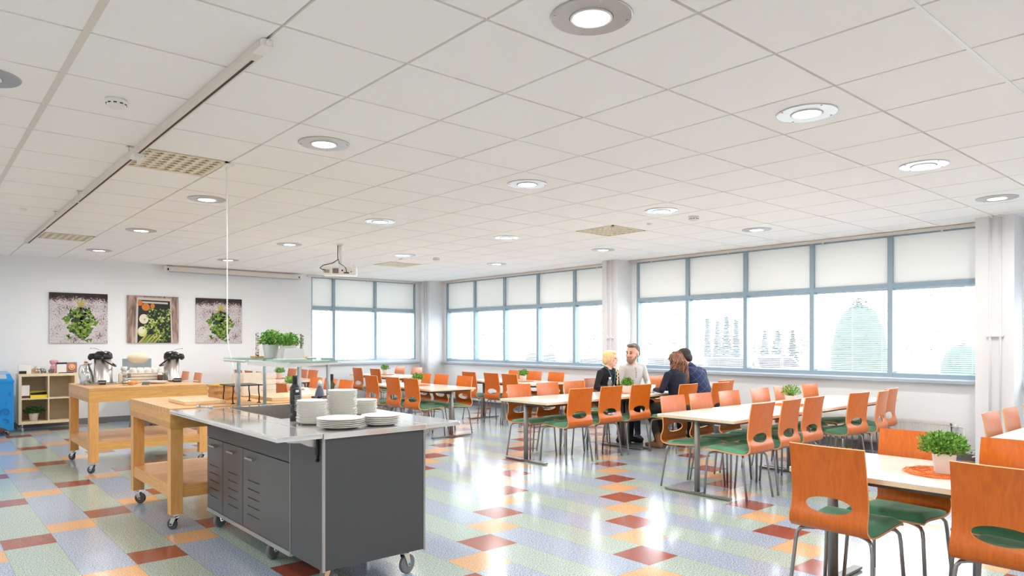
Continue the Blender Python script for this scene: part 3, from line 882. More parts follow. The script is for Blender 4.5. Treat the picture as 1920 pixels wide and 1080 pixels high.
for k, (x, y, d, lb, g, rot) in enumerate(CH):
    o = C0 if k == 0 else copy_tree(C0)
    rz = RZ[d] + rot
    dx, dy = -math.sin(rz), math.cos(rz)
    o.location = (x + 0.255 * dx, y + 0.255 * dy, 0); o.rotation_euler = (0, 0, rz)
    tag(o, lb, 'chair', g)

# ------------------------------------------------------------------ potted plants
def foliage(m, cx, cy, z0, rx, h, n, leaf, seed, mi=0, droop=0.3):
    rnd = random.Random(seed)
    for k in range(n):
        # points in an upper ellipsoid
        while True:
            a, b, c = rnd.uniform(-1, 1), rnd.uniform(-1, 1), rnd.uniform(-0.35, 1)
            q = a * a + b * b + (c if c > 0 else c * 2.2) ** 2
            if q < (1 if rnd.random() < 0.85 else 1.35) and q > 0.12: break
        p = Vector((cx + a * rx, cy + b * rx, z0 + h * 0.36 + c * h * (0.62 if c > 0 else 0.75)))
        d = Vector((a * .7 + rnd.uniform(-.8, .8), b * .7 + rnd.uniform(-.8, .8), abs(c) * .7 + rnd.uniform(-.6, .9))).normalized()
        s = d.cross(Vector((rnd.uniform(-1, 1), rnd.uniform(-1, 1), rnd.uniform(-1, 1)))).normalized()
        L_ = leaf * rnd.uniform(0.7, 1.25); w_ = L_ * 0.30
        nn = d.cross(s) * L_ * 0.12
        m.add([p, p + d * L_ * 0.45 + s * w_ + nn, p + d * L_ - nn, p + d * L_ * 0.45 - s * w_ + nn, p + d * L_ * 0.5 - nn * 0.3], [(0, 1, 4), (0, 4, 3), (1, 2, 4), (4, 2, 3)], mi if rnd.random() < 0.6 else mi + 1, False)
    for k in range(n // 9):
        a = rnd.uniform(0, 2 * PI); rr = rnd.uniform(0.2, 0.9)
        e = Vector((cx + rr * rx * math.cos(a), cy + rr * rx * math.sin(a), z0 + h * rnd.uniform(0.4, 0.85)))
        m.tube([(cx + 0.01 * math.cos(a), cy + 0.01 * math.sin(a), z0 - 0.01), ((cx + e.x) / 2, (cy + e.y) / 2, z0 + (e.z - z0) * 0.7), e], 0.0012, 4, mi)
def plant(x, y, z, lb, group, r=0.060, ph=0.10, fr=0.115, fh=0.12, n=420, leaf=0.026, pm=None, lm=None, square=False, seed=1, rz=0.4, name='potted_plant'):
    o = tag(empty(name, (x, y, z), rz), lb, 'potted plant', group)
    pm = pm or M_pot; lm = lm or M_leaf
    p = MB()
    if square:
        r0 = r * 0.78
        v = []
        for q, zz in ((r0, 0), (r, ph), (r - 0.005, ph), (r0, 0.012)):
            v += [(-q, -q, zz), (q, -q, zz), (q, q, zz), (-q, q, zz)]
        f = [(3, 2, 1, 0)]
        for l in range(3):
            for k in range(4): f.append((4 * l + k, 4 * l + (k + 1) % 4, 4 * l + 4 + (k + 1) % 4, 4 * l + 4 + k))
        f.append((12, 13, 14, 15)); p.add(v, f)
    else:
        p.lathe([(0.0001, 0), (r * 0.70, 0), (r * 0.74, 0.004), (r * 0.98, ph - 0.004), (r, ph), (r * 0.93, ph), (r * 0.9, ph - 0.02), (0.0001, ph - 0.02)], n=24)
    p.build('pot', pm, o)
    m = MB(); foliage(m, 0, 0, ph - 0.012, fr, fh, n, leaf, seed)
    m.build('foliage', [lm, M_leafm if lm is M_leaf else lm], o)
    MB().lathe([(0.0001, ph - 0.018), (r * 0.86, ph - 0.018), (r * 0.86, ph - 0.03), (0.0001, ph - 0.03)], n=16).build('soil', M_choc, o)
    return o
def mat_disc(x, y, z, r, lb, seed):
    m = MB(); rnd = random.Random(seed)
    m.lathe([(0.0001, 0.0035), (r * 0.90, 0.0035), (r * 0.93, 0.002), (r * 0.93, 0), (0.0001, 0)], n=40)
    for k in range(220):       # loose woven strands
        a = rnd.uniform(0, 2 * PI); q = r * rnd.uniform(0.3, 1.0) ** 0.6; b = a + rnd.uniform(-0.5, 0.5)
        p0 = Vector((q * math.cos(a), q * math.sin(a), 0.0045)); q2 = min(r, q + rnd.uniform(-0.03, 0.03))
        p1 = Vector((q2 * math.cos(b), q2 * math.sin(b), 0.0045)); mid = (p0 + p1) / 2 + Vector((rnd.uniform(-.01, .01), rnd.uniform(-.01, .01), 0.003))
        m.tube([p0, mid, p1], 0.0016, 4)
    tag(m.build('raffia_mat', M_raffia, None, (x, y, z)), lb, 'table mat', 'round orange raffia mats under the plants')
gP = 'small white-potted plants on the tables'
TP = [
 (4.03, 1.26, 'bushy plant in a white square-edged pot on the foreground table', 0.051, 0.10, 0.108, 0.120, 1500, True, 1),
 (7.12, 3.68, 'small leafy plant in white pot by the right wall row', 0.056, 0.10, 0.095, 0.12, 480, True, 2),
 (7.17, 5.96, 'grassy plant in white pot before the bearded man', 0.054, 0.095, 0.078, 0.11, 420, True, 3),
 (5.94, 9.07, 'round bushy plant on the end-on table right of the plates', 0.052, 0.09, 0.078, 0.10, 380, False, 4),
 (7.87, 8.80, 'small plant on the table between the columns', 0.055, 0.10, 0.085, 0.11, 340, False, 5),
 (7.35, 12.43, 'farthest small plant below the corner window', 0.056, 0.10, 0.080, 0.11, 300, False, 6),
 (4.06, 9.42, 'plant half hidden behind the tall dark bottle', 0.052, 0.09, 0.080, 0.11, 300, False, 7),
 (5.15, 12.45, 'small plant seen just under the glass shelf, far back', 0.058, 0.10, 0.090, 0.11, 300, False, 8),
]
for x, y, lb, r_, ph, fr_, fh, n, sq, sd in TP:
    plant(x, y, TZ + (0.005), lb, gP, r=r_, ph=ph, fr=fr_, fh=fh, n=n, square=sq, seed=sd, leaf=0.018 if sd < 3 else 0.026)
ML = ['under the foreground plant', 'under the plant by the right wall', "under the people's plant", 'under the plant on the end-on table', 'under the plant between the columns', 'under the farthest plant',
      'under the plant behind the dark bottle', 'under the plant below the glass shelf']
for k, (t, ml) in enumerate(zip(TP, ML)): mat_disc(t[0], t[1], TZ, 0.19, 'orange woven raffia mat ' + ml, k)

# ------------------------------------------------------------------ wooden trolley tables on casters
def caster(parent, x, y, top, R=0.05, ang=0.6, wheel=None, name='caster', w_=0.022):
    """swivel caster: plate, fork and wheel; wheel touches the floor"""
    c = empty(name, (x, y, 0), ang); c.parent = parent
    m = MB().box(-0.032, 0.032, -0.032, 0.032, top - 0.004, top)
    m.cyl((0, 0, 2 * R + 0.006), (0, 0, top - 0.003), 0.014, 12)
    for s in (-1, 1):
        m.add([(-0.018, s * (w_ / 2 + 0.004), 2 * R + 0.008), (0.022, s * (w_ / 2 + 0.004), 2 * R + 0.008), (0.034, s * (w_ / 2 + 0.004), R + 0.012), (0.034, s * (w_ / 2 + 0.004), R - 0.012), (0.014, s * (w_ / 2 + 0.004), R - 0.012)] +
              [(-0.018, s * (w_ / 2 + 0.007), 2 * R + 0.008), (0.022, s * (w_ / 2 + 0.007), 2 * R + 0.008), (0.034, s * (w_ / 2 + 0.007), R + 0.012), (0.034, s * (w_ / 2 + 0.007), R - 0.012), (0.014, s * (w_ / 2 + 0.007), R - 0.012)],
              [(0, 1, 2, 3, 4), (9, 8, 7, 6, 5)] + [(i, (i + 1) % 5, 5 + (i + 1) % 5, 5 + i) for i in range(5)])
    m.box(-0.02, 0.024, -w_ / 2 - 0.007, w_ / 2 + 0.007, 2 * R + 0.006, 2 * R + 0.010)
    m.build('fork', M_chrome, c)
    wm = wheel or M_rubber
    MB().lathe([(R * 0.25, -w_ / 2), (R * 0.80, -w_ / 2), (R * 0.86, -w_ / 2 + 0.001), (R * 0.97, -w_ / 2 + 0.003), (R, -w_ / 4), (R, w_ / 4), (R * 0.97, w_ / 2 - 0.003), (R * 0.86, w_ / 2 - 0.001), (R * 0.80, w_ / 2), (R * 0.25, w_ / 2)],
               0.024, 0, R, 28, axis='y').lathe([(0.0001, -w_ / 2 - 0.008), (0.008, -w_ / 2 - 0.008), (0.008, w_ / 2 + 0.008), (0.0001, w_ / 2 + 0.008)], 0.024, 0, R, 12, axis='y').build('wheel', wm, c)
    return c
M_wheelg = mat('wheel_grey', (118, 120, 122), 0.4)
M_wheelt = mat('wheel_white', (222, 224, 226), 0.35)
def trolley(x0, x1, y0, y1, lb, angs):
    r = tag(empty('butcher_block_table', (x0, y0, 0)), lb, 'table', 'beech tables on casters')
    w_, d = x1 - x0, y1 - y0; T = 0.89
    MB().box(0, w_, 0, d, T - 0.036, T, b=0.003).build('tabletop', M_beech, r)
    MB().box(0, w_, 0, 0.028, 0.745, T - 0.036).box(0, w_, d - 0.028, d, 0.745, T - 0.036).box(0, 0.028, 0.028, d - 0.028, 0.745, T - 0.036).box(w_ - 0.028, w_, 0.028, d - 0.028, 0.745, T - 0.036).build('apron', M_beechs, r)
    L_ = 0.085
    for (a, b) in ((0.004, 0.004), (w_ - L_ - 0.004, 0.004), (0.004, d - L_ - 0.004), (w_ - L_ - 0.004, d - L_ - 0.004)):
        MB().box(a, a + L_, b, b + L_, 0.115, 0.745, b=0.002).build('leg', M_beechl, r)
    MB().box(0.012, w_ - 0.012, 0.012, d - 0.012, 0.305, 0.325).build('lower_shelf', M_beech, r)
    MB().box(0.089, w_ - 0.089, 0.008, 0.036, 0.235, 0.305).box(0.089, w_ - 0.089, d - 0.036, d - 0.008, 0.235, 0.305).box(0.008, 0.036, 0.089, d - 0.089, 0.235, 0.305).box(w_ - 0.036, w_ - 0.008, 0.089, d - 0.089, 0.235, 0.305).build('shelf_rail', M_beechs, r)
    for (a, b), (ang, R) in zip(((0.046, 0.046), (w_ - 0.046, 0.046), (0.046, d - 0.046), (w_ - 0.046, d - 0.046)), angs):
        caster(r, a, b, 0.115, R, ang, M_rubber)
    return r
trolley(1.42, 2.60, 8.32, 9.53, 'beech table on casters holding the coffee airpots and cups', ((2.3, 0.040), (2.0, 0.04), (2.3, 0.04), (1.0, 0.04)))
trolley(1.44, 2.64, 5.445, 6.645, 'beech table on casters behind the steel serving counter, cutting boards on it', ((2.2, 0.040), (1.0, 0.04), (-0.75, 0.046), (1.5, 0.04)))

# ------------------------------------------------------------------ steel serving counter
CX0, CX1, CY0, CY1 = 1.69, 2.34, 3.50, 5.42
WX0, WX1, WY0, WY1 = 1.80, 2.27, 4.33, 5.30          # well opening
r = tag(empty('serving_counter', (0, 0, 0)), 'dark grey wheeled serving counter with stainless steel top', 'serving counter')
cb = MB()
cb.box(CX0 + 0.012, CX1 - 0.012, CY0, CY0 + 0.02, 0.14, 0.852)                 # end panel
cb.box(CX0, CX0 + 0.012, CY0, 3.925, 0.14, 0.852)
cb.box(CX0, CX0 + 0.012, 3.935, CY1, 0.672, 0.852)
cb.box(CX1 - 0.012, CX1, CY0, CY1, 0.14, 0.852); cb.box(CX0 + 0.012, CX1 - 0.012, CY1 - 0.02, CY1, 0.14, 0.852)
cb.box(CX0 + 0.014, CX1 - 0.012, CY0 + 0.02, CY1 - 0.02, 0.14, 0.16)
cb.build('cabinet_body', M_cab, r)
for y0, y1, sl0, sl1, hy in ((5.085, CY1 - 0.004, 5.17, 5.36, 5.26), (4.695, 5.077, 4.78, 4.97, 4.88), (3.94, 4.687, 4.40, 4.60, 4.53)):
    dm = MB()
    zs = [0.16] + [0.245 + 0.056 * k for k in range(5)] + [0.666]
    # door skin with real slots
    dm.box(CX0, CX0 + 0.014, y0, sl0, 0.152, 0.666); dm.box(CX0, CX0 + 0.014, sl1, y1, 0.152, 0.666)
    prev = 0.152
    for k in range(5):
        z = 0.245 + 0.056 * k
        dm.box(CX0, CX0 + 0.014, sl0, sl1, prev, z); prev = z + 0.0055
    dm.box(CX0, CX0 + 0.014, sl0, sl1, prev, 0.666)
    d = dm.build('cabinet_door', M_cabd, r)
    MB().box(CX0 + 0.0142, CX0 + 0.018, sl0 - 0.01, sl1 + 0.01, 0.24, 0.50).build('slot_backing', M_brass, d)
    MB().box(CX0 - 0.026, CX0 - 0.020, hy - 0.065, hy + 0.065, 0.613, 0.625, b=0.002).box(CX0 - 0.022, CX0, hy - 0.06, hy - 0.052, 0.615, 0.623).box(CX0 - 0.022, CX0, hy + 0.052, hy + 0.06, 0.615, 0.623).build('door_handle', M_alu, d)
MB().box(CX0 - 0.004, CX0 + 0.02, 3.93, CY1, 0.122, 0.15).box(CX1 - 0.02, CX1 + 0.004, 3.93, CY1, 0.122, 0.15).build('plinth_strip', M_steelb, r)
for q in ((CX0 - 0.003, CX0 + 0.010, CY0 - 0.003, CY0 + 0.010, 0.135, 0.853), (CX1 - 0.010, CX1 + 0.003, CY0 - 0.003, CY0 + 0.010, 0.135, 0.853), (CX0 - 0.002, CX0 + 0.002, 3.926, 3.934, 0.14, 0.852)): MB().box(*q).build('edge_strip', M_alu, r)
tp = MB(); z0, z1 = 0.853, 0.885
tp.box(CX0 - 0.002, CX1 + 0.002, CY0 - 0.012, WY0, z0, z1, b=0.004); tp.box(CX0 - 0.002, CX1 + 0.002, WY1, CY1 + 0.012, z0, z1, b=0.004)
tp.box(CX0 - 0.002, WX0, WY0, WY1, z0, z1); tp.box(WX1, CX1 + 0.002, WY0, WY1, z0, z1)
tp.build('steel_top', M_steel, r)
for x0, x1 in ((1.43, CX0 - 0.004), (CX1 + 0.004, 2.60)):
    f = MB().box(x0, x1, CY0 - 0.008, CY1 + 0.008, z0 + 0.004, z1, b=0.010).build('folding_side_shelf', M_steel, r)
    s = 1 if x0 < 1.6 else -1; xe = CX0 if s == 1 else CX1
    for yy in (3.56, 4.6):
        br = MB()
        pts = [(xe, 0.853), (xe - s * 0.19, 0.853), (xe - s * 0.17, 0.842), (xe - s * 0.10, 0.835), (xe - s * 0.06, 0.815), (xe, 0.80)]
        v = [(x, yy, z) for x, z in pts] + [(x, yy + 0.012, z) for x, z in pts]; n = len(pts)
        br.add(v, [tuple(range(n)), tuple(range(n, 2 * n))[::-1]] + [(i, (i + 1) % n, n + (i + 1) % n, n + i) for i in range(n)])
        br.build('bracket', M_steelb, f)
    MB().box(xe - s * 0.012, xe, 3.545, 3.575, 0.76, 0.85).cyl((xe - s * 0.006, 3.56, 0.735), (xe - s * 0.006, 3.56, 0.77), 0.006, 8).cyl((xe - s * 0.006, 3.56, 0.725), (xe - s * 0.006, 3.56, 0.738), 0.010, 10).build('latch', M_blackm, f)
for yy in (5.33, 4.05, 3.86): MB().cyl((CX0, yy, 0.825), (CX0 - 0.016, yy, 0.825), 0.008, 10).build('bolt', M_chrome, r)
wl = MB(); q = 0.004
wl.box(WX0, WX0 + q, WY0, WY1, 0.64, z1 + 0.001); wl.box(WX1 - q, WX1, WY0, WY1, 0.64, z1 + 0.001); wl.box(WX0, WX1, WY0, WY0 + q, 0.64, z1 + 0.001); wl.box(WX0, WX1, WY1 - q, WY1, 0.64, z1 + 0.001)
wl.box(WX0, WX1, WY0, WY1, 0.636, 0.642)
wl.box(WX1 - 0.016, WX1 - q, 4.80, 4.83, 0.64, 0.88)
wl.build('food_well', M_steelb, r)
for (x, y, a) in ((1.735, 5.33, 0.5), (1.735, 4.33, 0.5), (2.28, 4.12, 0.6), (1.80, 3.62, 2.0), (2.225, 3.545, 0.25), (2.28, 5.33, 0.3)):
    caster(r, x, y, 0.14, 0.058, a + PI * 0.0, M_wheelg, w_=0.028)
tag(MB().box(0, 0, 0, 0, 0, 0).build('x', M_alu), None, None); bpy.data.objects.remove(bpy.data.objects['x'])
# posts, glass and under-shelf light box
sh = tag(empty('glass_shelf_stand', (0, 0, 0)), 'glass shelf on four grey posts above the serving counter', 'shelf')
for x in (1.90, 2.10):
    for y, zb_ in ((4.276, 0.885), (5.36, 0.885)):
        MB().cyl((x, y, zb_), (x, y, 1.246), 0.0135, 14).lathe([(0.024, zb_), (0.024, zb_ + 0.004), (0.0135, zb_ + 0.006)], x, y, 0, 16).build('post', M_post, sh)
MB().box(1.80, 2.20, 4.25, 5.40, 1.249, 1.257, b=0.002).build('glass_plate', M_glassg, sh)
for y in (4.276, 5.36): MB().box(1.84, 2.16, y - 0.012, y + 0.012, 1.240, 1.249).build('cross_bar', M_alu, sh)
lb_ = MB(); pts = [(1.815, 1.212), (2.185, 1.232), (2.185, 1.239), (1.815, 1.239)]
v = [(x, 4.262, z) for x, z in pts] + [(x, 4.95, z) for x, z in pts]
lb_.add(v, [(0, 1, 2, 3), (7, 6, 5, 4), (1, 0, 4, 5), (2, 1, 5, 6), (3, 2, 6, 7), (0, 3, 7, 4)])
lb_.build('light_housing', M_conc, sh)
lb_ = MB(); pts = [(1.79, 1.241), (1.80, 1.228), (1.83, 1.236), (1.83, 1.248)]
v = [(x, 4.96, z) for x, z in pts] + [(x, 5.385, z) for x, z in pts]
lb_.add(v, [(0, 1, 2, 3), (7, 6, 5, 4), (1, 0, 4, 5), (2, 1, 5, 6), (3, 2, 6, 7), (0, 3, 7, 4)])
lb_.build('edge_profile', M_conc, sh)

# ------------------------------------------------------------------ plates
def plate_mesh(r_):
    h = 0.019
    return MB().lathe([(0.0001, 0.004), (r_ * 0.62, 0.004), (r_ * 0.72, 0.009), (r_ * 0.985, h - 0.0005), (r_, h), (r_ * 0.995, h - 0.0022), (r_ * 0.80, 0.0075), (r_ * 0.66, 0.002), (r_ * 0.58, 0.0), (0.0001, 0.001)], n=40)
ORD = ['topmost', 'second from the top', 'third from the top', 'fourth from the top', 'fifth from the top', 'sixth from the top', 'seventh from the top', 'eighth from the top', 'ninth from the top', 'tenth from the top',
       'eleventh from the top', 'twelfth from the top', 'thirteenth from the top', 'fourteenth from the top', 'fifteenth from the top', 'sixteenth from the top', 'seventeenth from the top', 'eighteenth from the top', 'nineteenth from the top', 'twentieth from the top', 'twenty-first from the top', 'lowest']
def plates(x, y, rad, n, pitch, lb, seed, z=0.885):
    rnd = random.Random(seed)
    o0 = plate_mesh(rad).build('plate', M_porc)
    for k in range(n):
        o = o0 if k == 0 else o0.copy()
        if k: COL.objects.link(o)
        j = 0.003 if k else 0
        o.location = (x + rnd.uniform(-j, j), y + rnd.uniform(-j, j), z + 0.0003 + k * pitch)
        o.rotation_euler = (0, 0, rnd.uniform(0, 6))
        q = n - 1 - k
        tag(o, 'white plate, %s in the %s' % (ORD[q] if k else 'lowest', lb), 'plate', 'plates in the ' + lb)
plates(1.835, 3.95, 0.092, 16, 0.0083, 'medium stack right of the dark bottle', 1)
plates(2.105, 4.09, 0.094, 21, 0.0083, 'tallest stack', 2)
plates(2.335, 4.235, 0.094, 11, 0.0083, 'rear right stack', 3)
plates(1.875, 3.66, 0.136, 5, 0.0105, 'wide low front stack', 4)
plates(2.125, 3.64, 0.118, 5, 0.0105, 'low stack at the front right', 5)

# ------------------------------------------------------------------ bottles
def bottle(x, y, z, prof, m, name='bottle', cap=None, label=None, lb='', capm=None, extra=None):
    r = tag(empty(name, (x, y, z), 0.6), lb, 'bottle', None)
    MB().lathe(prof, n=28).build('glass_body', m, r)
    if cap: MB().lathe(cap, n=20).build('cap', capm or M_black, r)
    if label:
        lm = MB()
        z0_, z1_, rr, mm = label
        K = 14; a0, a1 = -PI * 0.98, -PI * 0.12
        v = []
        for k in range(K + 1):
            a = a0 + (a1 - a0) * k / K
            v += [(rr * math.cos(a), rr * math.sin(a), z0_), (rr * math.cos(a), rr * math.sin(a), z1_)]
        lm.add(v, [(2 * k, 2 * k + 2, 2 * k + 3, 2 * k + 1) for k in range(K)], 0, True)
        lm.build('label', mm, r)
        if extra:
            em = MB(); rnd = random.Random(3)
            for (zz, aa0, aa1, hh) in extra:
                v = []
                for k in range(9):
                    a = aa0 + (aa1 - aa0) * k / 8
                    v += [((rr + .0006) * math.cos(a), (rr + .0006) * math.sin(a), zz), ((rr + .0006) * math.cos(a), (rr + .0006) * math.sin(a), zz + hh)]
                em.add(v, [(2 * k, 2 * k + 2, 2 * k + 3, 2 * k + 1) for k in range(8)], 0, True)
            em.build('label_print', M_chalk, r)
    return r
ex = [(0.178, -2.45, -1.75, 0.014), (0.02, -2.3, -1.9, 0.03)] + [(0.155 - 0.009 * k, -2.7 + (k % 3) * 0.05, -1.5 - (k % 2) * 0.12, 0.002) for k in range(11)]
bottle(1.835, 4.195, 0.885, [(0.0001, 0), (0.028, 0), (0.031, 0.004), (0.031, 0.195), (0.029, 0.208), (0.018, 0.222), (0.0145, 0.232), (0.0145, 0.27), (0.0001, 0.27)], M_bottle,
       cap=[(0.016, 0.228), (0.016, 0.279), (0.013, 0.282), (0.0001, 0.282)], label=(0.012, 0.195, 0.0314, M_label), extra=ex, lb='tall dark square-shouldered oil bottle with printed black label')
bottle(2.40, 5.03, 0.885, [(0.0001, 0), (0.034, 0), (0.038, 0.006), (0.039, 0.05), (0.036, 0.09), (0.028, 0.12), (0.017, 0.14), (0.014, 0.15), (0.014, 0.16), (0.0001, 0.16)], M_greyb,
       cap=[(0.017, 0.15), (0.017, 0.178), (0.013, 0.186), (0.010, 0.195), (0.0001, 0.197)], capm=M_wplastic, label=(0.03, 0.075, 0.0395, M_label), extra=[(0.06, -2.4, -1.2, 0.003), (0.05, -2.5, -1.3, 0.003)],
       lb='grey squeeze bottle with clear cap behind the plate stacks')
bottle(2.42, 4.88, 0.885, [(0.0001, 0), (0.032, 0), (0.035, 0.004), (0.035, 0.155), (0.031, 0.172), (0.019, 0.188), (0.0155, 0.197), (0.0155, 0.235), (0.0001, 0.235)], M_olive,
       cap=[(0.017, 0.195), (0.017, 0.243), (0.014, 0.248), (0.0001, 0.248)], label=(0.012, 0.13, 0.0354, M_label), lb='olive-tinted oil bottle with black cap behind the tallest plate stack')

# ------------------------------------------------------------------ things on the glass shelf
GZ = 1.2575
plant(2.00, 4.99, GZ, 'left green plant in a pale pot on the glass shelf', 'plants on the glass shelf', r=0.058, ph=0.098, fr=0.078, fh=0.115, n=800, leaf=0.018, pm=M_conc, seed=21)
plant(2.075, 4.865, GZ, 'right green plant in a pale pot behind the clear box', 'plants on the glass shelf', r=0.058, ph=0.092, fr=0.078, fh=0.10, n=800, leaf=0.018, pm=M_conc, seed=22)
def birch_mat():
    m, nt, p = new_mat('birch_bark'); N = nt.nodes.new; L = nt.links.new
    tc = N('ShaderNodeTexCoord'); mp = N('ShaderNodeMapping'); mp.inputs['Scale'].default_value = (20, 20, 70); L(tc.outputs['Object'], mp.inputs[0])
    nz = N('ShaderNodeTexNoise'); nz.inputs['Scale'].default_value = 1; L(mp.outputs[0], nz.inputs['Vector'])
    r_ = N('ShaderNodeValToRGB'); r_.color_ramp.elements[0].position = 0.40; r_.color_ramp.elements[0].color = lin((70, 66, 62)); r_.color_ramp.elements[1].position = 0.5; r_.color_ramp.elements[1].color = lin((222, 220, 215))
    L(nz.outputs['Fac'], r_.inputs[0]); L(r_.outputs[0], p.inputs['Base Color']); p.inputs['Roughness'].default_value = 0.8
    return m
M_bark = birch_mat()
def birch(x, y, lb, h=0.17, base=True):
    r = tag(empty('birch_stand', (x, y, GZ)), lb, 'decoration', 'birch bark stands on the glass shelf')
    MB().box(-0.005, 0.005, -0.022, 0.022, 0.013, h, b=0.002).build('bark_strip', M_bark, r)
    MB().box(-0.035, 0.035, -0.045, 0.045, 0, 0.014, b=0.003).build('wooden_foot', M_beechl, r)
birch(1.95, 5.12, 'upright birch bark strip at the left of the shelf plants', 0.185)
birch(2.165, 4.83, 'upright birch bark strip at the right of the shelf plants', 0.175)
r = tag(empty('clear_container', (1.965, 4.56, GZ), 0.0), 'clear plastic box upside down on the glass shelf', 'container')
bm_ = MB()
for z_a, z_b, a, b in ((0.0, 0.075, 0.078, 0.062),):
    v = [(-a, -a * .8, z_a), (a, -a * .8, z_a), (a, a * .8, z_a), (-a, a * .8, z_a), (-b, -b * .8, z_b), (b, -b * .8, z_b), (b, b * .8, z_b), (-b, b * .8, z_b)]
    bm_.add(v, [(0, 1, 5, 4), (1, 2, 6, 5), (2, 3, 7, 6), (3, 0, 4, 7), (4, 5, 6, 7)])
bm_.build('clear_shell', M_frost, r); MB().box(-0.082, 0.082, -0.067, 0.067, 0, 0.005, b=0.002).build('rim', M_wplastic, r)
for x, y, n_, s_, lb in ((2.09, 4.50, 'white_dish', 0.035, 'small white dish left of the glass shelf end'), (2.13, 4.36, 'white_dish', 0.045, 'small white dish nearest the right end of the glass shelf')):
    tag(MB().lathe([(0.0001, 0.003), (s_ * .8, 0.003), (s_, 0.015), (s_ * .95, 0.015), (s_ * .8, 0.0), (0.0001, 0.0)], n=24).build(n_, M_porc, None, (x, y, GZ)), lb, 'dish')

# ------------------------------------------------------------------ things on the beech table behind the counter
WZ = 0.891
def slat_board(x, y, w_, d, rz, lb, n=8):
    r = tag(empty('cutting_board', (x, y, WZ), rz), lb, 'cutting board', 'slatted bread boards on the beech table')
    m = MB()
    m.box(-w_ / 2, w_ / 2, -d / 2, -d / 2 + 0.03, 0, 0.028, b=0.004); m.box(-w_ / 2, w_ / 2, d / 2 - 0.03, d / 2, 0, 0.028, b=0.004)
    m.box(-w_ / 2, -w_ / 2 + 0.03, -d / 2 + 0.03, d / 2 - 0.03, 0, 0.028, b=0.004); m.box(w_ / 2 - 0.03, w_ / 2, -d / 2 + 0.03, d / 2 - 0.03, 0, 0.028, b=0.004)
    m.build('board_frame', M_board, r)
    s_ = MB()
    for k in range(n):
        a = -w_ / 2 + 0.034 + k * (w_ - 0.068) / n
        s_.box(a, a + (w_ - 0.068) / n * 0.72, -d / 2 + 0.03, d / 2 - 0.03, 0.008, 0.028, b=0.002)
    s_.build('slats', M_board, r)
    return r
slat_board(1.75, 5.88, 0.30, 0.44, 0.0, 'slatted bread board at the near left, beside the black stand', 9)
slat_board(2.42, 5.84, 0.34, 0.50, 0.0, 'slatted bread board right of the black stand', 10)
r = tag(empty('paper_bag', (2.02, 6.03, WZ), 0.15), 'crumpled brown paper bag lined with yellow napkin', 'bag')
m = MB(); rnd = random.Random(5); ring = []
K = 28
for l, (sx, sy, z) in enumerate(((0.115, 0.075, 0), (0.125, 0.085, 0.02), (0.12, 0.08, 0.05), (0.128, 0.088, 0.075), (0.122, 0.083, 0.10), (0.13, 0.09, 0.125), (0.122, 0.082, 0.122), (0.115, 0.075, 0.06))):
    for k in range(K):
        a = 2 * PI * k / K; q = max(abs(math.cos(a)), abs(math.sin(a))) ** 0.7; j = rnd.uniform(0.94, 1.05)
        ring.append((sx * math.cos(a) / q * j, sy * math.sin(a) / q * j, z + (rnd.uniform(-.006, .006) if l else 0)))
m.add(ring, [(l * K + k, l * K + (k + 1) % K, (l + 1) * K + (k + 1) % K, (l + 1) * K + k) for l in range(7) for k in range(K)] + [tuple(range(K))[::-1]], 0, False)
m.build('bag', M_paper, r)
m = MB(); m.add([(-0.15, -0.05, 0.128), (-0.02, -0.085, 0.118), (0.10, -0.04, 0.130), (0.08, 0.05, 0.126), (-0.06, 0.07, 0.132), (-0.02, 0, 0.138)], [(0, 1, 5), (1, 2, 5), (2, 3, 5), (3, 4, 5), (4, 0, 5), (5, 1, 0), (5, 2, 1), (5, 3, 2), (5, 4, 3), (5, 0, 4)]).build('napkin', M_yellow, r)
r = tag(empty('black_stand', (2.02, 5.64, WZ)), 'low black metal stand with four curved legs', 'stand')
MB().box(-0.125, 0.125, -0.135, 0.135, 0.138, 0.146, b=0.003).build('tray', M_blackm, r)
for sx in (-1, 1):
    for sy in (-1, 1):
        x, y = sx * 0.10, sy * 0.105
        MB().tube([(x, y, 0.14), (x * 0.99, y, 0.10), (x * 1.05, y, 0.05), (x * 1.02, y, 0.006)], 0.005, 8).lathe([(0.0001, 0), (0.015, 0), (0.015, 0.005), (0.0001, 0.006)], x * 1.02, y, 0, 14).build('leg', M_blackm, r)
r = tag(empty('white_crate', (2.39, 6.36, WZ)), 'white painted slatted wooden crate behind the black stand', 'crate')
m = MB()
for k in range(4):
    z = 0.004 + k * 0.05
    m.box(-0.14, 0.14, -0.15, -0.142, z, z + 0.043); m.box(-0.14, 0.14, 0.142, 0.15, z, z + 0.043)
    m.box(-0.148, -0.14, -0.15, 0.15, z, z + 0.043); m.box(0.14, 0.148, -0.15, 0.15, z, z + 0.043)
m.build('slats', M_crate, r)
m = MB()
for a in (-1, 1):
    for b in (-1, 1): m.box(a * 0.138 - 0.012 * (a > 0), a * 0.138 + 0.012 * (a < 0), b * 0.14 - 0.012 * (b > 0), b * 0.14 + 0.012 * (b < 0), 0, 0.20)
m.build('corner_post', M_crate, r); MB().box(-0.14, 0.14, -0.142, 0.142, 0.004, 0.010).build('base_board', M_crate, r)
tag(MB().tube([(1.62, 5.40, 0.90), (1.66, 5.36, 0.898), (1.70, 5.33, 0.893)], 0.008, 8).sphere((1.62, 5.40, 0.902), 0.013, 12).build('tap_lever', M_chrome), 'small chrome latch lever at the far corner of the steel top', 'latch')

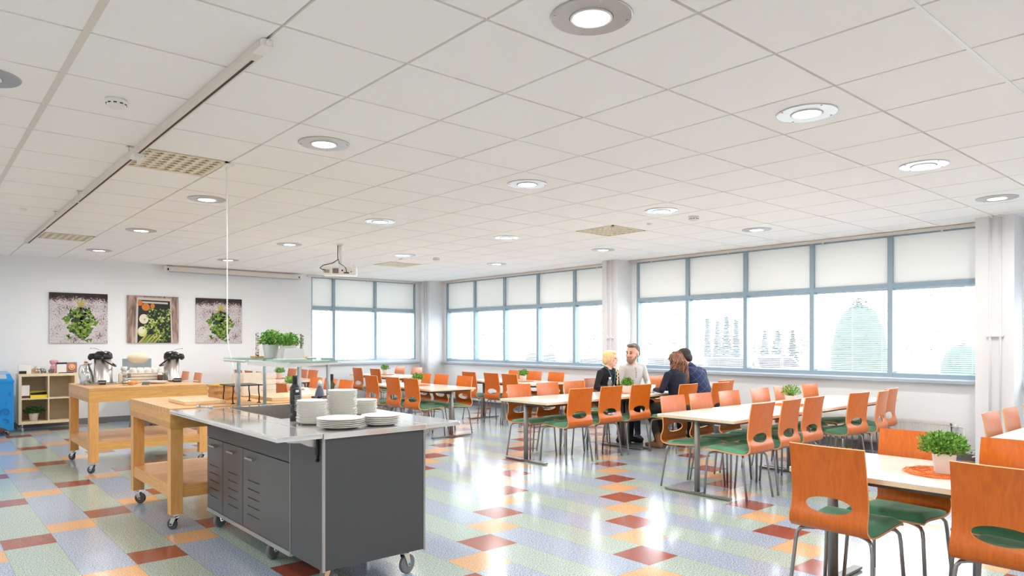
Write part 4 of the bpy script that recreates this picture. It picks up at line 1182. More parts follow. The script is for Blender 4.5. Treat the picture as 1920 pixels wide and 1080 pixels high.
# ------------------------------------------------------------------ coffee table items
def airpot(x, y, rz, lb, body_r=0.098, hb=0.285, flip=1):
    r = tag(empty('airpot', (x, y, WZ), rz), lb, 'airpot', 'stainless coffee airpots')
    MB().lathe([(0.0001, 0), (body_r * 0.97, 0), (body_r, 0.006), (body_r, 0.02), (body_r * 0.965, 0.03), (body_r * 0.93, hb), (0.0001, hb)], n=36).build('body', M_steelb, r)
    m = MB()
    # lid with a beak reaching forward (local +x)
    m.lathe([(body_r * 0.97, hb), (body_r * 0.99, hb + 0.02), (body_r * 0.9, hb + 0.06), (body_r * 0.6, hb + 0.083), (0.0001, hb + 0.088)], n=28)
    m.lathe([(0.0001, 0), (0.045, 0), (0.046, 0.03), (0.034, 0.06), (0.0001, 0.066)], body_r * 0.95, 0, hb - 0.004, 20, sx=1.35, sy=1.0)
    m.box(body_r * 1.15, body_r * 1.45, -0.024, 0.024, hb - 0.018, hb + 0.02, b=0.01)
    m.build('pump_lid', M_black, r)
    MB().tube([(0.0, 0, hb + 0.085), (0.02, 0, hb + 0.10), (0.09, 0, hb + 0.118), (0.125, 0, hb + 0.12)], 0.004, 8, flat=0.7).sphere((0.125, 0, hb + 0.12), 0.007, 10).build('pump_lever', M_chrome, r)
    MB().tube([(0.0, -body_r * 0.98, hb - 0.0), (-0.06, -body_r * 1.05, hb - 0.045), (-0.12, -body_r * 0.6, hb - 0.085), (-0.128, 0, hb - 0.09), (-0.12, body_r * 0.6, hb - 0.085), (-0.06, body_r * 1.05, hb - 0.045), (0.0, body_r * 0.98, hb - 0.0)], 0.0085, 8).build('carry_handle', M_black, r)
    MB().sphere((0, -body_r, hb), 0.018, 12).sphere((0, body_r, hb), 0.018, 12).build('hinge', M_black, r)
    MB().box(-body_r * 1.2, body_r * 1.3, -body_r * 1.2, body_r * 1.2, -0.0006, 0.0, b=0).build('drip_mat', M_blackm, r)
    return r
airpot(1.70, 9.13, PI * 0.90, 'left stainless airpot with black pump lid, beak to the left')
airpot(2.43, 9.13, -0.55, 'right stainless airpot with black pump lid, beak to the right', body_r=0.09, hb=0.275)
r = tag(empty('thermos_jug', (1.55, 9.20, WZ), 2.6), 'shiny steel thermos jug with orange knob left of the airpots', 'jug')
MB().lathe([(0.0001, 0), (0.066, 0), (0.069, 0.01), (0.068, 0.09), (0.060, 0.13), (0.042, 0.175), (0.030, 0.20), (0.030, 0.222), (0.0001, 0.222)], n=32).build('body', M_chrome, r)
MB().lathe([(0.0001, 0.222), (0.030, 0.222), (0.026, 0.234), (0.0001, 0.238)], n=20).build('lid', M_steelb, r)
MB().lathe([(0.0001, 0), (0.012, 0.002), (0.014, 0.012), (0.0001, 0.022)], 0.012, 0, 0.236, 16, sx=1.6).build('knob', mat('orange_knob', (232, 140, 40), 0.5), r)
MB().tube([(0.03, 0, 0.215), (0.07, 0, 0.205), (0.085, 0, 0.16), (0.082, 0, 0.09), (0.068, 0, 0.05)], 0.007, 8).build('handle', M_steelb, r)
MB().tube([(-0.026, 0, 0.212), (-0.045, 0, 0.226), (-0.052, 0, 0.232)], 0.009, 8, r2=0.004).build('spout', M_chrome, r)
tag(MB().box(-0.21, 0.24, -0.14, 0.14, 0, 0.006, b=0.002).box(-0.21, 0.24, -0.14, -0.132, 0, 0.014).box(-0.21, 0.24, 0.132, 0.14, 0, 0.014).box(-0.21, -0.202, -0.14, 0.14, 0, 0.014).box(0.232, 0.24, -0.14, 0.14, 0, 0.014).build('serving_tray', M_steelb, None, (1.70, 9.13, 0.8895)), 'steel tray under the left airpot and jug', 'tray')
bpy.data.objects['serving_tray'].location.z = 0.8902
tag(MB().box(-0.15, 0.36, -0.12, 0.12, 0, 0.006, b=0.002).build('serving_tray', M_steelb, None, (2.35, 9.13, 0.8902)), 'steel tray under the right airpot', 'tray')
for o in COL.objects:
    if o.name.startswith(('airpot', 'thermos_jug')) and o.parent is None: o.location.z = 0.8972
tag(MB().box(-0.05, 0.05, -0.03, 0.03, 0, 0.035, b=0.004).build('glass_box', M_clear, None, (1.575, 8.95, 0.8902)), 'small clear box in front of the thermos jug', 'box')
def sign(x, y, rz, lb, txt, tilt=0.25, z=0.8902, w_=0.075, h=0.045):
    r = tag(empty('price_sign', (x, y, z), rz), lb, 'sign', 'little black chalk signs')
    M = Matrix.Rotation(-tilt, 4, 'X')
    MB().box(-w_ / 2, w_ / 2, -0.0015, 0.0015, 0, h).xform(M).build('board', M_blackm, r)
    if txt: text_mesh('lettering', txt, h * 0.5, M_chalk, r, M @ Matrix.Translation((0, -0.0022, h * 0.52)) @ Matrix.Rotation(PI / 2, 4, 'X'))
    MB().box(-0.004, 0.004, 0.0, 0.02, 0, 0.003).build('foot', M_black, r)
sign(1.655, 8.97, -0.55, 'black sign reading KAHVI in front of the left airpot', 'KAHVI', w_=0.085, h=0.05)
sign(2.45, 8.96, -0.35, 'black sign standing at the right airpot', 'KAHVI', w_=0.085, h=0.05)
sign(2.02, 8.62, -0.4, 'black sign leaning back beside the pastries', None, tilt=1.0, w_=0.075, h=0.055)
for k, (x, y, rz, lb) in enumerate(((1.895, 8.70, 0.3, 'golden pastry at the front, left one'), (1.955, 8.78, 0.9, 'golden pastry at the front, right one'))):
    m = MB().sphere((0, 0, 0.022), 0.05, 20, sc=(1.0, 0.55, 0.45)).sphere((0.02, 0.006, 0.034), 0.028, 14, sc=(1, 0.7, 0.4))
    tag(m.build('pastry', M_bread, None, (x, y, 0.893), rz), lb, 'pastry', 'pastries on the coffee table')
tag(MB().lathe([(0.0001, 0.0), (0.10, 0.0), (0.11, 0.003), (0.0001, 0.003)], n=32).build('paper_doily', M_cream, None, (1.92, 8.74, 0.8902)), 'paper doily under the pastries', 'doily')
o = plate_mesh(0.105).build('saucer_plate', M_porc, None, (2.20, 8.82, 0.8902)); tag(o, 'lower white plate right of the pastries', 'plate', 'white plates on the coffee table')
o2 = o.copy(); COL.objects.link(o2); o2.location.z += 0.011; tag(o2, 'upper white plate right of the pastries', 'plate')
# cup tray tower, cups
r = tag(empty('cup_crate', (2.14, 9.20, 0.8902), 0.0), 'white slatted box under the upturned coffee cups', 'crate')
m = MB()
for k in range(3):
    z = 0.003 + 0.036 * k
    m.box(-0.16, 0.16, -0.10, -0.094, z, z + 0.03); m.box(-0.16, 0.16, 0.094, 0.10, z, z + 0.03); m.box(-0.16, -0.154, -0.094, 0.094, z, z + 0.03); m.box(0.154, 0.16, -0.094, 0.094, z, z + 0.03)
m.box(-0.165, 0.165, -0.105, 0.105, 0.109, 0.114)
m.build('slats', M_crate, r)
def cup(x, y, z, rz, lb, up=False, g='white coffee cups'):
    r = tag(empty('coffee_cup', (x, y, z), rz), lb, 'cup', g)
    R, h = 0.036, 0.062
    pr = [(R * 0.66, 0), (R, h), (R * 0.93, h), (R * 0.6, 0.005), (0.0001, 0.005)]
    if not up: pr = [(a, h - b) for a, b in pr][::-1]
    MB().lathe(pr + ([] if up else []), n=24).build('bowl', M_porc, r)
    MB().tube([(R * 0.85, 0, h * 0.75), (R * 1.45, 0, h * 0.7), (R * 1.5, 0, h * 0.4), (R * 0.85, 0, h * 0.28)], 0.0045, 8).build('handle', M_porc, r)
ord4 = ['leftmost', 'second from left', 'third from left', 'rightmost']
for k in range(4): cup(2.14 - 0.115 + 0.077 * k, 9.16, 0.8902 + 0.1145, 2.5 if k < 2 else 0.3, ord4[k] + ' upturned cup of the front row on the white box')
for k in range(4): cup(2.14 - 0.115 + 0.077 * k, 9.245, 0.8902 + 0.1145, 0.4, ord4[k] + ' upturned cup of the back row on the white box')
cup(1.94, 9.25, 0.8902, 2.6, 'lowest cup of the short stack left of the white box', up=True)
cup(1.94, 9.25, 0.8902 + 0.064, 0.6, 'middle cup of the short stack left of the white box', up=True)
cup(1.94, 9.25, 0.8902 + 0.128, 2.0, 'top cup of the short stack left of the white box', up=True)
cup(2.335, 9.32, 0.8902, -0.4, 'lower cup right of the white box', up=True); cup(2.335, 9.32, 0.9542, 0.4, 'upper cup right of the white box', up=True)
r = tag(empty('table_card', (2.12, 9.44, 0.8902), 0.0), 'blue-grey card with a big cream oval standing behind the cups', 'card')
MB().box(-0.16, 0.16, 0.0, 0.004, 0.14, 0.28).box(-0.16, -0.15, 0, 0.01, 0, 0.15).box(0.15, 0.16, 0, 0.01, 0, 0.15).build('backing', M_bluegrey, r)
MB().lathe([(0.0001, -0.003), (0.118, -0.003), (0.118, 0.0), (0.0001, 0.0)], 0.01, 0, 0.285, 40, axis='y', sy=0.58).build('oval', M_cream, r)
r = tag(empty('milk_jar', (1.86, 9.05, 0.8902)), 'slim cream carton beside the left airpot', 'jar'); MB().box(-0.018, 0.018, -0.018, 0.018, 0, 0.115, b=0.003).build('body', M_cream, r)
MB().lathe([(0.0001, 0.115), (0.008, 0.115), (0.008, 0.125), (0.0001, 0.126)], n=12).build('cap', M_white, r)
r = tag(empty('sugar_dispenser', (2.28, 9.05, 0.8902)), 'small dark jar with white handle left of the right airpot', 'jar'); MB().lathe([(0.0001, 0), (0.026, 0), (0.028, 0.09), (0.0001, 0.09)], n=20).build('body', M_choc, r)
MB().lathe([(0.0001, 0.09), (0.028, 0.09), (0.022, 0.108), (0.0001, 0.11)], n=20).build('lid', M_white, r)
r = tag(empty('cutlery_dish', (1.93, 9.00, 0.8902), 0.5), 'small steel spoon holder with spoons behind the pastries', 'spoon holder')
MB().lathe([(0.0001, 0), (0.05, 0), (0.062, 0.03), (0.058, 0.03), (0.046, 0.004), (0.0001, 0.004)], n=24, sx=1.2, sy=0.8).build('dish', M_steelb, r)
for k in range(5): MB().tube([(-0.03 + 0.013 * k, -0.02, 0.02), (-0.035 + 0.018 * k, 0.0, 0.05)], 0.003, 6).sphere((-0.037 + 0.018 * k, 0.002, 0.055), 0.010, 10, sc=(1, .4, 1)).build('spoon', M_chrome, r)
r = plant(2.345, 9.24, 0.8902, 'tiny green sprig in a white pot beside the right airpot', 'table greenery', r=0.022, ph=0.05, fr=0.03, fh=0.06, n=60, leaf=0.02, seed=33)

# ------------------------------------------------------------------ cube shelf on casters and its goods
KX, KY, KZ = 1.275, 12.90, 0.11
r = tag(empty('cube_shelf', (KX, KY, 0)), 'birch cube shelf with four compartments on white casters', 'shelf')
W_, D_, HH = 0.77, 0.37, 0.77
MB().box(0, W_, 0, D_, KZ + HH - 0.04, KZ + HH).box(0, W_, 0, D_, KZ, KZ + 0.04).box(0, 0.04, 0, D_, KZ + 0.04, KZ + HH - 0.04).box(W_ - 0.04, W_, 0, D_, KZ + 0.04, KZ + HH - 0.04).build('outer_frame', M_birchl, r)
MB().box(0.04, W_ - 0.04, 0.004, D_, KZ + HH / 2 - 0.009, KZ + HH / 2 + 0.009).box(W_ / 2 - 0.009, W_ / 2 + 0.009, 0.004, D_, KZ + 0.04, KZ + HH / 2 - 0.009).box(W_ / 2 - 0.009, W_ / 2 + 0.009, 0.004, D_, KZ + HH / 2 + 0.009, KZ + HH - 0.04).build('divider', M_birchl, r)
MB().box(0.04, W_ - 0.04, D_ - 0.006, D_ - 0.001, KZ + 0.04, KZ + HH - 0.04).build('shade_panel', mat('shelf_shade', (186, 176, 148), 0.8), r)  # added sheet; its grey-brown stands in for shade inside the compartments
for a, b, an in ((0.05, 0.05, 1.2), (W_ - 0.05, 0.05, 0.4), (0.05, D_ - 0.05, 2), (W_ - 0.05, D_ - 0.05, 1)): caster(r, a, b, KZ, 0.037, an, M_wheelt)
TOPZ = KZ + HH + 0.0005
plant(KX + 0.21, KY + 0.17, KZ + 0.0405, 'dark green plant in a white pot on the lower left shelf', 'shelf plants', r=0.068, ph=0.115, fr=0.13, fh=0.10, n=360, leaf=0.035, lm=M_leafd, seed=41)
def carton(x, y, z, w_, d, h, rz, m, lb, cat='box', name='carton', band=None, bandm=None, txt=None, txtm=None, tz=0.6, tsz=0.02):
    r = tag(empty(name, (x, y, z), rz), lb, cat)
    MB().box(-w_ / 2, w_ / 2, -d / 2, d / 2, 0, h, b=0.001).build('carton_body', m, r)
    if band: MB().box(-w_ / 2 - 0.0006, w_ / 2 + 0.0006, -d / 2 - 0.0006, d / 2 + 0.0006, band[0] * h, band[1] * h).build('printed_band', bandm, r)
    if txt: text_mesh('print', txt, tsz, txtm or M_navy, r, Matrix.Translation((0, -d / 2 - 0.0016, h * tz)) @ Matrix.Rotation(PI / 2, 4, 'X'))
    return r
SZ = KZ + HH / 2 + 0.0095
carton(KX + 0.098, KY + 0.10, SZ, 0.10, 0.06, 0.20, -0.1, M_white, 'white upright carton with brown-printed foot on the upper left shelf', band=(0.02, 0.2), bandm=M_choc)
bpy.data.objects['carton'].name = 'carton'
r = tag(empty('sweets_box', (KX + 0.262, KY + 0.12, SZ), 0.0), 'open yellow and navy sweets box on the upper left shelf', 'box')
MB().box(-0.11, 0.11, -0.09, -0.086, 0, 0.05).box(-0.11, 0.11, 0.086, 0.09, 0, 0.10).box(-0.11, -0.106, -0.086, 0.086, 0, 0.06).box(0.106, 0.11, -0.086, 0.086, 0, 0.09).box(-0.11, 0.11, -0.086, 0.086, 0, 0.004).build('tray', M_yellow, r)
MB().box(-0.105, 0.105, -0.085, 0.085, 0.004, 0.045).add([(-0.106, -0.086, 0.051), (0.02, -0.086, 0.051), (0.106, -0.086, 0.06), (0.106, 0.0, 0.09), (-0.106, 0.0, 0.075)], [(0, 1, 2, 3, 4), (4, 3, 2, 1, 0)]).build('contents', M_navy, r)
carton(KX + 0.09, KY + 0.16, TOPZ, 0.16, 0.09, 0.14, 0, M_wplastic, 'white box at the left end of the shelf top')
sign(KX + 0.06, KY + 0.075, -0.1, 'small black sign before the white box on the shelf top', 'juotavaa' if False else None, z=TOPZ, w_=0.095, h=0.045, tilt=0.1)
def sack(x, y, lb, c, sc=1.0, seed=1, h=0.10):
    rnd = random.Random(seed)
    r = tag(empty('sweets_bag', (x, y, TOPZ), rnd.uniform(-.4, .4)), lb, 'bag', 'bags of sweets on the shelf top')
    m = MB()
    for k in range(16):
        m.sphere((rnd.uniform(-.035, .035) * sc, rnd.uniform(-.02, .02) * sc, 0.014 + rnd.uniform(0, h * 0.6)), 0.0145, 10)
    m.build('sweets', c, r)
    MB().lathe([(0.0001, 0), (0.045 * sc, 0.002), (0.053 * sc, 0.03), (0.047 * sc, h * 0.75), (0.018, h * 0.92), (0.014, h), (0.03, h * 1.15)], n=18, sy=0.7).build('clear_wrap', M_clear, r)
sack(KX + 0.225, KY + 0.12, 'bag of golden sweets, left one on the shelf top', mat('gold_sweets', (206, 160, 96), 0.4), 1.0, 1)
sack(KX + 0.315, KY + 0.11, 'bag of dark and green sweets on the shelf top', mat('mixed_sweets', (96, 80, 66), 0.4, noise=0.8, nscale=30), 1.1, 2, 0.085)
sack(KX + 0.435, KY + 0.10, 'bag of brown sweets before the pink toy', M_choc, 0.85, 3, 0.08)
# pink wrapped gift
r = tag(empty('pink_gift_bag', (KX + 0.475, KY + 0.17, TOPZ)), 'pink patterned gift bag tied at the neck on the shelf top', 'gift bag')
M_pink = mat('pink_wrap', (214, 150, 160), 0.5, noise=0.35, nscale=25)
MB().lathe([(0.0001, 0), (0.055, 0), (0.06, 0.03), (0.05, 0.10), (0.030, 0.125), (0.05, 0.15), (0.062, 0.19), (0.04, 0.205), (0.0001, 0.20)], n=14, sy=0.6).build('wrapper', M_pink, r)
MB().lathe([(0.031, 0.118), (0.034, 0.125), (0.031, 0.132)], n=14, sy=0.62).build('ribbon', M_white, r)
carton(KX + 0.575, KY + 0.15, TOPZ, 0.135, 0.06, 0.165, 0, M_wplastic, 'white carton with navy top band on the shelf top', band=(0.84, 1.0), bandm=M_navy)
r = tag(empty('fruit_sweets_box', (KX + 0.705, KY + 0.16, TOPZ), 0.15), 'grey-framed box showing an orange round pattern, right end of shelf top', 'box')
MB().box(-0.075, 0.075, -0.03, 0.03, 0, 0.165, b=0.002).build('box_body', mat('grey_box', (128, 122, 130), 0.4), r)
m = MB().lathe([(0.0001, -0.032), (0.062, -0.032), (0.062, -0.030)], 0, 0, 0.085, 32, axis='y'); m.build('orange_disc', mat('orange_print', (232, 110, 40), 0.4), r)
MB().lathe([(0.030, -0.0335), (0.042, -0.0335), (0.042, -0.032), (0.030, -0.032)], 0, 0, 0.085, 28, axis='y', ring=True).lathe([(0.0001, -0.0335), (0.018, -0.0335), (0.018, -0.032)], 0, 0, 0.085, 20, axis='y').build('white_ring', M_cream, r)
tag(MB().box(-0.10, 0.10, -0.02, 0.02, 0, 0.012, b=0.002).build('navy_strip', M_navy, None, (KX + 0.62, KY + 0.05, TOPZ)), 'flat navy chocolate bar at the front edge of the shelf top', 'chocolate bar')

# ------------------------------------------------------------------ blue ice-cream freezer
r = tag(empty('ice_cream_freezer', (0.28, 12.50, 0)), 'blue ice-cream chest freezer with swirls at the left picture edge', 'freezer')
W_ = 0.90
MB().box(0, W_, 0, 0.62, 0.075, 0.80, b=0.012).build('cabinet', M_blue, r)
rim = MB(); # slanted glazed top
v = [(0, 0, 0.80), (W_, 0, 0.80), (W_, 0.62, 0.80), (0, 0.62, 0.80), (0.035, 0.10, 0.90), (W_ - 0.035, 0.10, 0.90), (W_ - 0.035, 0.58, 0.93), (0.035, 0.58, 0.93)]
rim.add(v, [(3, 2, 1, 0), (0, 1, 5, 4), (1, 2, 6, 5), (2, 3, 7, 6), (3, 0, 4, 7), (4, 5, 6, 7)])
rim.box(-0.004, W_ + 0.004, -0.006, 0.02, 0.775, 0.815, b=0.008)
rim.build('lid_frame', M_blue, r)
MB().add([(0.08, 0.028, 0.8335), (W_ - 0.08, 0.028, 0.8335), (W_ - 0.09, 0.09, 0.897), (0.09, 0.09, 0.897)], [(0, 1, 2, 3)]).build('lid_glass', mat('freezer_window', (176, 186, 190), 0.15, spec=0.8), r)
sw = MB()
def swirl(cx, cz, R, a0, turns, w0, flip=1):
    v = []; K = 46
    for k in range(K + 1):
        t = k / K; a = a0 + flip * turns * 2 * PI * t; rr = R * (1 - 0.86 * t); ww = w0 * (1 - 0.6 * t) * min(1, 6 * t + 0.1)
        for s_ in (-1, 1): v.append((cx + (rr + s_ * ww) * math.cos(a), -0.0012, cz + (rr + s_ * ww) * math.sin(a)))
    MB().add(v, [(2 * k, 2 * k + 1, 2 * k + 3, 2 * k + 2) for k in range(K)]).build('swirl_print', M_blued, r)
swirl(0.80, 0.34, 0.062, -2.4, 1.35, 0.019, -1); swirl(0.80, 0.20, 0.05, 2.6, 0.8, 0.014, -1); swirl(0.865, 0.60, 0.035, 1.5, 0.5, 0.012); swirl(0.82, 0.47, 0.03, 1.6, 0.45, 0.011); swirl(0.5, 0.3, 0.08, 0, 1.2, 0.02)
m = MB(); pts = [(0.28, 0.08)] + [(0.28 + 0.55 * k / 12, 0.08 + 0.085 * math.sin(PI * k / 12) ** 0.7) for k in range(1, 12)] + [(0.84, 0.08)]
m.add([(x, -0.0014, z) for x, z in pts], [tuple(range(len(pts)))]).build('chocolate_print', M_choc, r)
m = MB(); m.add([(0.56, -0.0015, 0.42), (0.66, -0.0015, 0.41), (0.685, -0.0015, 0.445), (0.66, -0.0015, 0.455), (0.665, -0.0015, 0.475), (0.62, -0.0015, 0.47), (0.56, -0.0015, 0.5)], [(0, 1, 2, 3, 4, 5, 6)]).build('white_print', M_white, r)
for a in (0.08, W_ - 0.08):
    for b in (0.08, 0.54): caster(r, a, b, 0.075, 0.025, 0.8, M_rubber)

# ------------------------------------------------------------------ canvases
def gravel_mat():
    m, nt, p = new_mat('gravel_print'); N = nt.nodes.new; L = nt.links.new
    tc = N('ShaderNodeTexCoord'); vo = N('ShaderNodeTexNoise'); vo.inputs['Scale'].default_value = 55; vo.inputs['Detail'].default_value = 3; L(tc.outputs['Object'], vo.inputs['Vector'])
    big = N('ShaderNodeTexNoise'); big.inputs['Scale'].default_value = 4.5; big.inputs['Detail'].default_value = 2; L(tc.outputs['Object'], big.inputs['Vector'])
    sp = N('ShaderNodeSeparateXYZ'); L(tc.outputs['Object'], sp.inputs[0])
    mr = N('ShaderNodeMapRange'); mr.inputs[1].default_value = 0.66; mr.inputs[2].default_value = 0.82; L(sp.outputs['Z'], mr.inputs[0])
    ad = N('ShaderNodeMath'); ad.operation = 'MULTIPLY_ADD'; L(big.outputs['Fac'], ad.inputs[0]); ad.inputs[1].default_value = 0.55; L(vo.outputs['Fac'], ad.inputs[2])
    sb = N('ShaderNodeMath'); sb.operation = 'MULTIPLY_ADD'; L(mr.outputs[0], sb.inputs[0]); sb.inputs[1].default_value = 0.45; L(ad.outputs[0], sb.inputs[2])
    r_ = N('ShaderNodeValToRGB'); e = r_.color_ramp.elements; e[0].position = 0.76; e[0].color = lin((206, 200, 200)); e[1].position = 1.0; e[1].color = lin((44, 34, 32))
    q = e.new(0.87); q.color = lin((186, 174, 174)); q = e.new(0.94); q.color = lin((120, 98, 94))
    L(sb.outputs[0], r_.inputs[0]); L(r_.outputs[0], p.inputs['Base Color']); p.inputs['Roughness'].default_value = 0.7
    return m
M_gravel = gravel_mat()
LG = [mat('print_leaf_light', (136, 166, 56), 0.7), mat('print_leaf_mid', (92, 126, 46), 0.7), mat('print_leaf_dark', (40, 58, 36), 0.7), mat('print_stem', (190, 176, 100), 0.7)]
def leafshape(m, x, z, R, mi, d, rnd):
    n = 14; a0 = rnd.uniform(0, 6)
    v = [(x, d, z)] + [(x + R * (0.72 + 0.28 * math.cos(3 * (2 * PI * k / n) + a0)) * math.cos(2 * PI * k / n), d, z + R * (0.72 + 0.28 * math.cos(3 * (2 * PI * k / n) + a0)) * math.sin(2 * PI * k / n)) for k in range(n)]
    m.add(v, [(0, 1 + (k + 1) % n, 1 + k) for k in range(n)], mi)
def herb_canvas(x, lb):
    r = tag(empty('canvas_print', (x, YB - 0.031, 1.353)), lb, 'picture', 'square food canvases on the far wall')
    MB().box(0, 0.835, 0, 0.03, 0, 0.828).build('canvas', M_gravel, r)
    rnd = random.Random(11); m = MB()
    pts = []
    for (x_, z_, q) in ((0.43, 0.46, 0.075), (0.40, 0.36, 0.11), (0.50, 0.36, 0.10), (0.40, 0.25, 0.13), (0.52, 0.26, 0.12), (0.45, 0.17, 0.09)): leafshape(m, x_, z_, q, 2, -0.0006, rnd)
    for k in range(120):
        t = rnd.random() ** 0.8
        z = 0.58 - t * 0.46; wdt = 0.04 + 0.17 * math.sin(PI * min(1, t * 0.9 + 0.06)) ** 0.9
        pts.append((0.44 + rnd.uniform(-1, 1) * wdt, z, rnd.random()))
    for x_, z_, q in pts[:30]: leafshape(m, x_, z_, 0.055, 2, -0.0008, rnd)
    for k, (x_, z_, q) in enumerate(pts): leafshape(m, x_, z_, rnd.uniform(0.020, 0.040), 0 if q > 0.6 else 1 if q > 0.22 else 2, -0.0012 - k * 0.00001, rnd)
    for (x_, z_) in ((0.20, 0.40), (0.235, 0.37), (0.67, 0.34), (0.64, 0.31), (0.26, 0.12), (0.28, 0.09), (0.47, 0.07), (0.53, 0.04), (0.58, 0.05)): leafshape(m, x_, z_, 0.036, 1, -0.0030, rnd)
    for k in range(7):
        a = -0.5 + k / 6
        m.add([(0.435 + a * 0.02, -0.003, 0.56), (0.447 + a * 0.02, -0.003, 0.56), (0.447 + a * 0.13, -0.003, 0.70), (0.43 + a * 0.13, -0.003, 0.70)], [(0, 1, 2, 3)], 3)
    m.build('herb_print', LG, r)
herb_canvas(1.745, 'canvas of a green herb bunch on gravel, leftmost on the wall')
herb_canvas(4.01, 'canvas of a green herb bunch on gravel, right one behind the cord')
r = tag(empty('canvas_print', (2.88, YB - 0.031, 1.353)), 'canvas of vegetables in a wooden crate, middle one on the wall', 'picture', 'square food canvases on the far wall')
M_oldw = wood('old_wood_print', (92, 66, 58), (196, 172, 160), (5, 5, 0.8), 0.8, nscale=4)
MB().box(0, 0.83, 0, 0.03, 0, 0.828).build('canvas', M_oldw, r)
pal = [mat('print_dark', (30, 38, 32), 0.7), mat('print_pale', (206, 194, 186), 0.7), mat('print_orange', (208, 122, 50), 0.7), mat('print_onion', (226, 218, 196), 0.7)] + LG + [mat('print_yellowgreen', (196, 206, 120), 0.7)]
m = MB(); rnd = random.Random(4)
m.add([(0.155, -0.0005, 0), (0.70, -0.0005, 0), (0.69, -0.0005, 0.75), (0.16, -0.0005, 0.76)], [(0, 1, 2, 3)], 0)
m.add([(0.12, -0.001, 0), (0.155, -0.001, 0), (0.175, -0.001, 0.75), (0.15, -0.001, 0.80)], [(0, 1, 2, 3)], 1); m.add([(0.71, -0.001, 0), (0.735, -0.001, 0), (0.70, -0.001, 0.74), (0.685, -0.001, 0.74)], [(0, 1, 2, 3)], 1)
m.add([(0.16, -0.001, 0.755), (0.70, -0.001, 0.745), (0.70, -0.001, 0.79), (0.16, -0.001, 0.80)], [(0, 1, 2, 3)], 1); m.add([(0.23, -0.0012, 0.70), (0.65, -0.0012, 0.69), (0.65, -0.0012, 0.72), (0.23, -0.0012, 0.73)], [(0, 1, 2, 3)], 1)
def disc(x, z, rx, rz_, mi, d):
    n = 22; m.add([(x + rx * math.cos(2 * PI * k / n), d, z + rz_ * math.sin(2 * PI * k / n)) for k in range(n)], [tuple(range(n))[::-1]], mi)
for k in range(60): leafshape(m, rnd.gauss(0.38, 0.06), rnd.gauss(0.34, 0.09), rnd.uniform(0.012, 0.022), rnd.choice((4, 8, 8, 5)), -0.0045 - k * 1e-5, rnd)
disc(0.20, 0.70, 0.04, 0.05, 2, -0.0014); disc(0.29, 0.63, 0.065, 0.065, 2, -0.0016); disc(0.40, 0.65, 0.035, 0.045, 2, -0.0018)
disc(0.26, 0.42, 0.075, 0.085, 3, -0.002); disc(0.235, 0.20, 0.075, 0.09, 8, -0.0022); disc(0.225, 0.22, 0.055, 0.06, 3, -0.0024)
for k in range(170):
    x_ = rnd.uniform(0.36, 0.68); z_ = rnd.uniform(0.02, 0.60)
    if x_ < 0.42 and z_ < 0.3: continue
    leafshape(m, x_, z_, rnd.uniform(0.012, 0.028), rnd.choice((4, 5, 5, 6, 8)), -0.003 - k * 1e-5, rnd)
for k in range(14):
    x_ = 0.17 + 0.02 * k; m.add([(x_, -0.0052, 0.005), (x_ + 0.012, -0.0052, 0.0), (x_ + 0.13, -0.0052, 0.14 + 0.01 * (k % 3)), (x_ + 0.12, -0.0052, 0.15)], [(0, 1, 2, 3)], rnd.choice((4, 7, 5)))
m.build('vegetable_print', pal, r)

# ------------------------------------------------------------------ things on the people's table
r = bottle(7.08, 6.18, TZ, [(0.0001, 0), (0.030, 0), (0.032, 0.01), (0.032, 0.12), (0.024, 0.15), (0.012, 0.175), (0.012, 0.19), (0.0001, 0.19)], M_clear, cap=[(0.014, 0.18), (0.014, 0.20), (0.0001, 0.20)], capm=M_white, lb='clear water bottle next to the blonde woman')
cup(8.03, 6.2, TZ, 0.3, "white cup on the table before the bearded man", up=True)
cup(7.47, 5.78, TZ, 1.3, 'white cup beside the plant on the people table', up=True)
tag(MB().box(-0.035, 0.035, -0.075, 0.075, 0, 0.008, b=0.002).build('mobile_phone', M_black, None, (7.34, 5.80, TZ + 0.0005), 0.5), 'black phone lying near the plant on the people table', 'phone')
tag(MB().lathe([(0.0001, 0), (0.016, 0), (0.014, 0.05), (0.010, 0.06), (0.0001, 0.062)], n=14).build('salt_shaker', M_white, None, (7.30, 5.93, TZ + 0.0005)), 'small white salt shaker beside the people table plant', 'shaker')

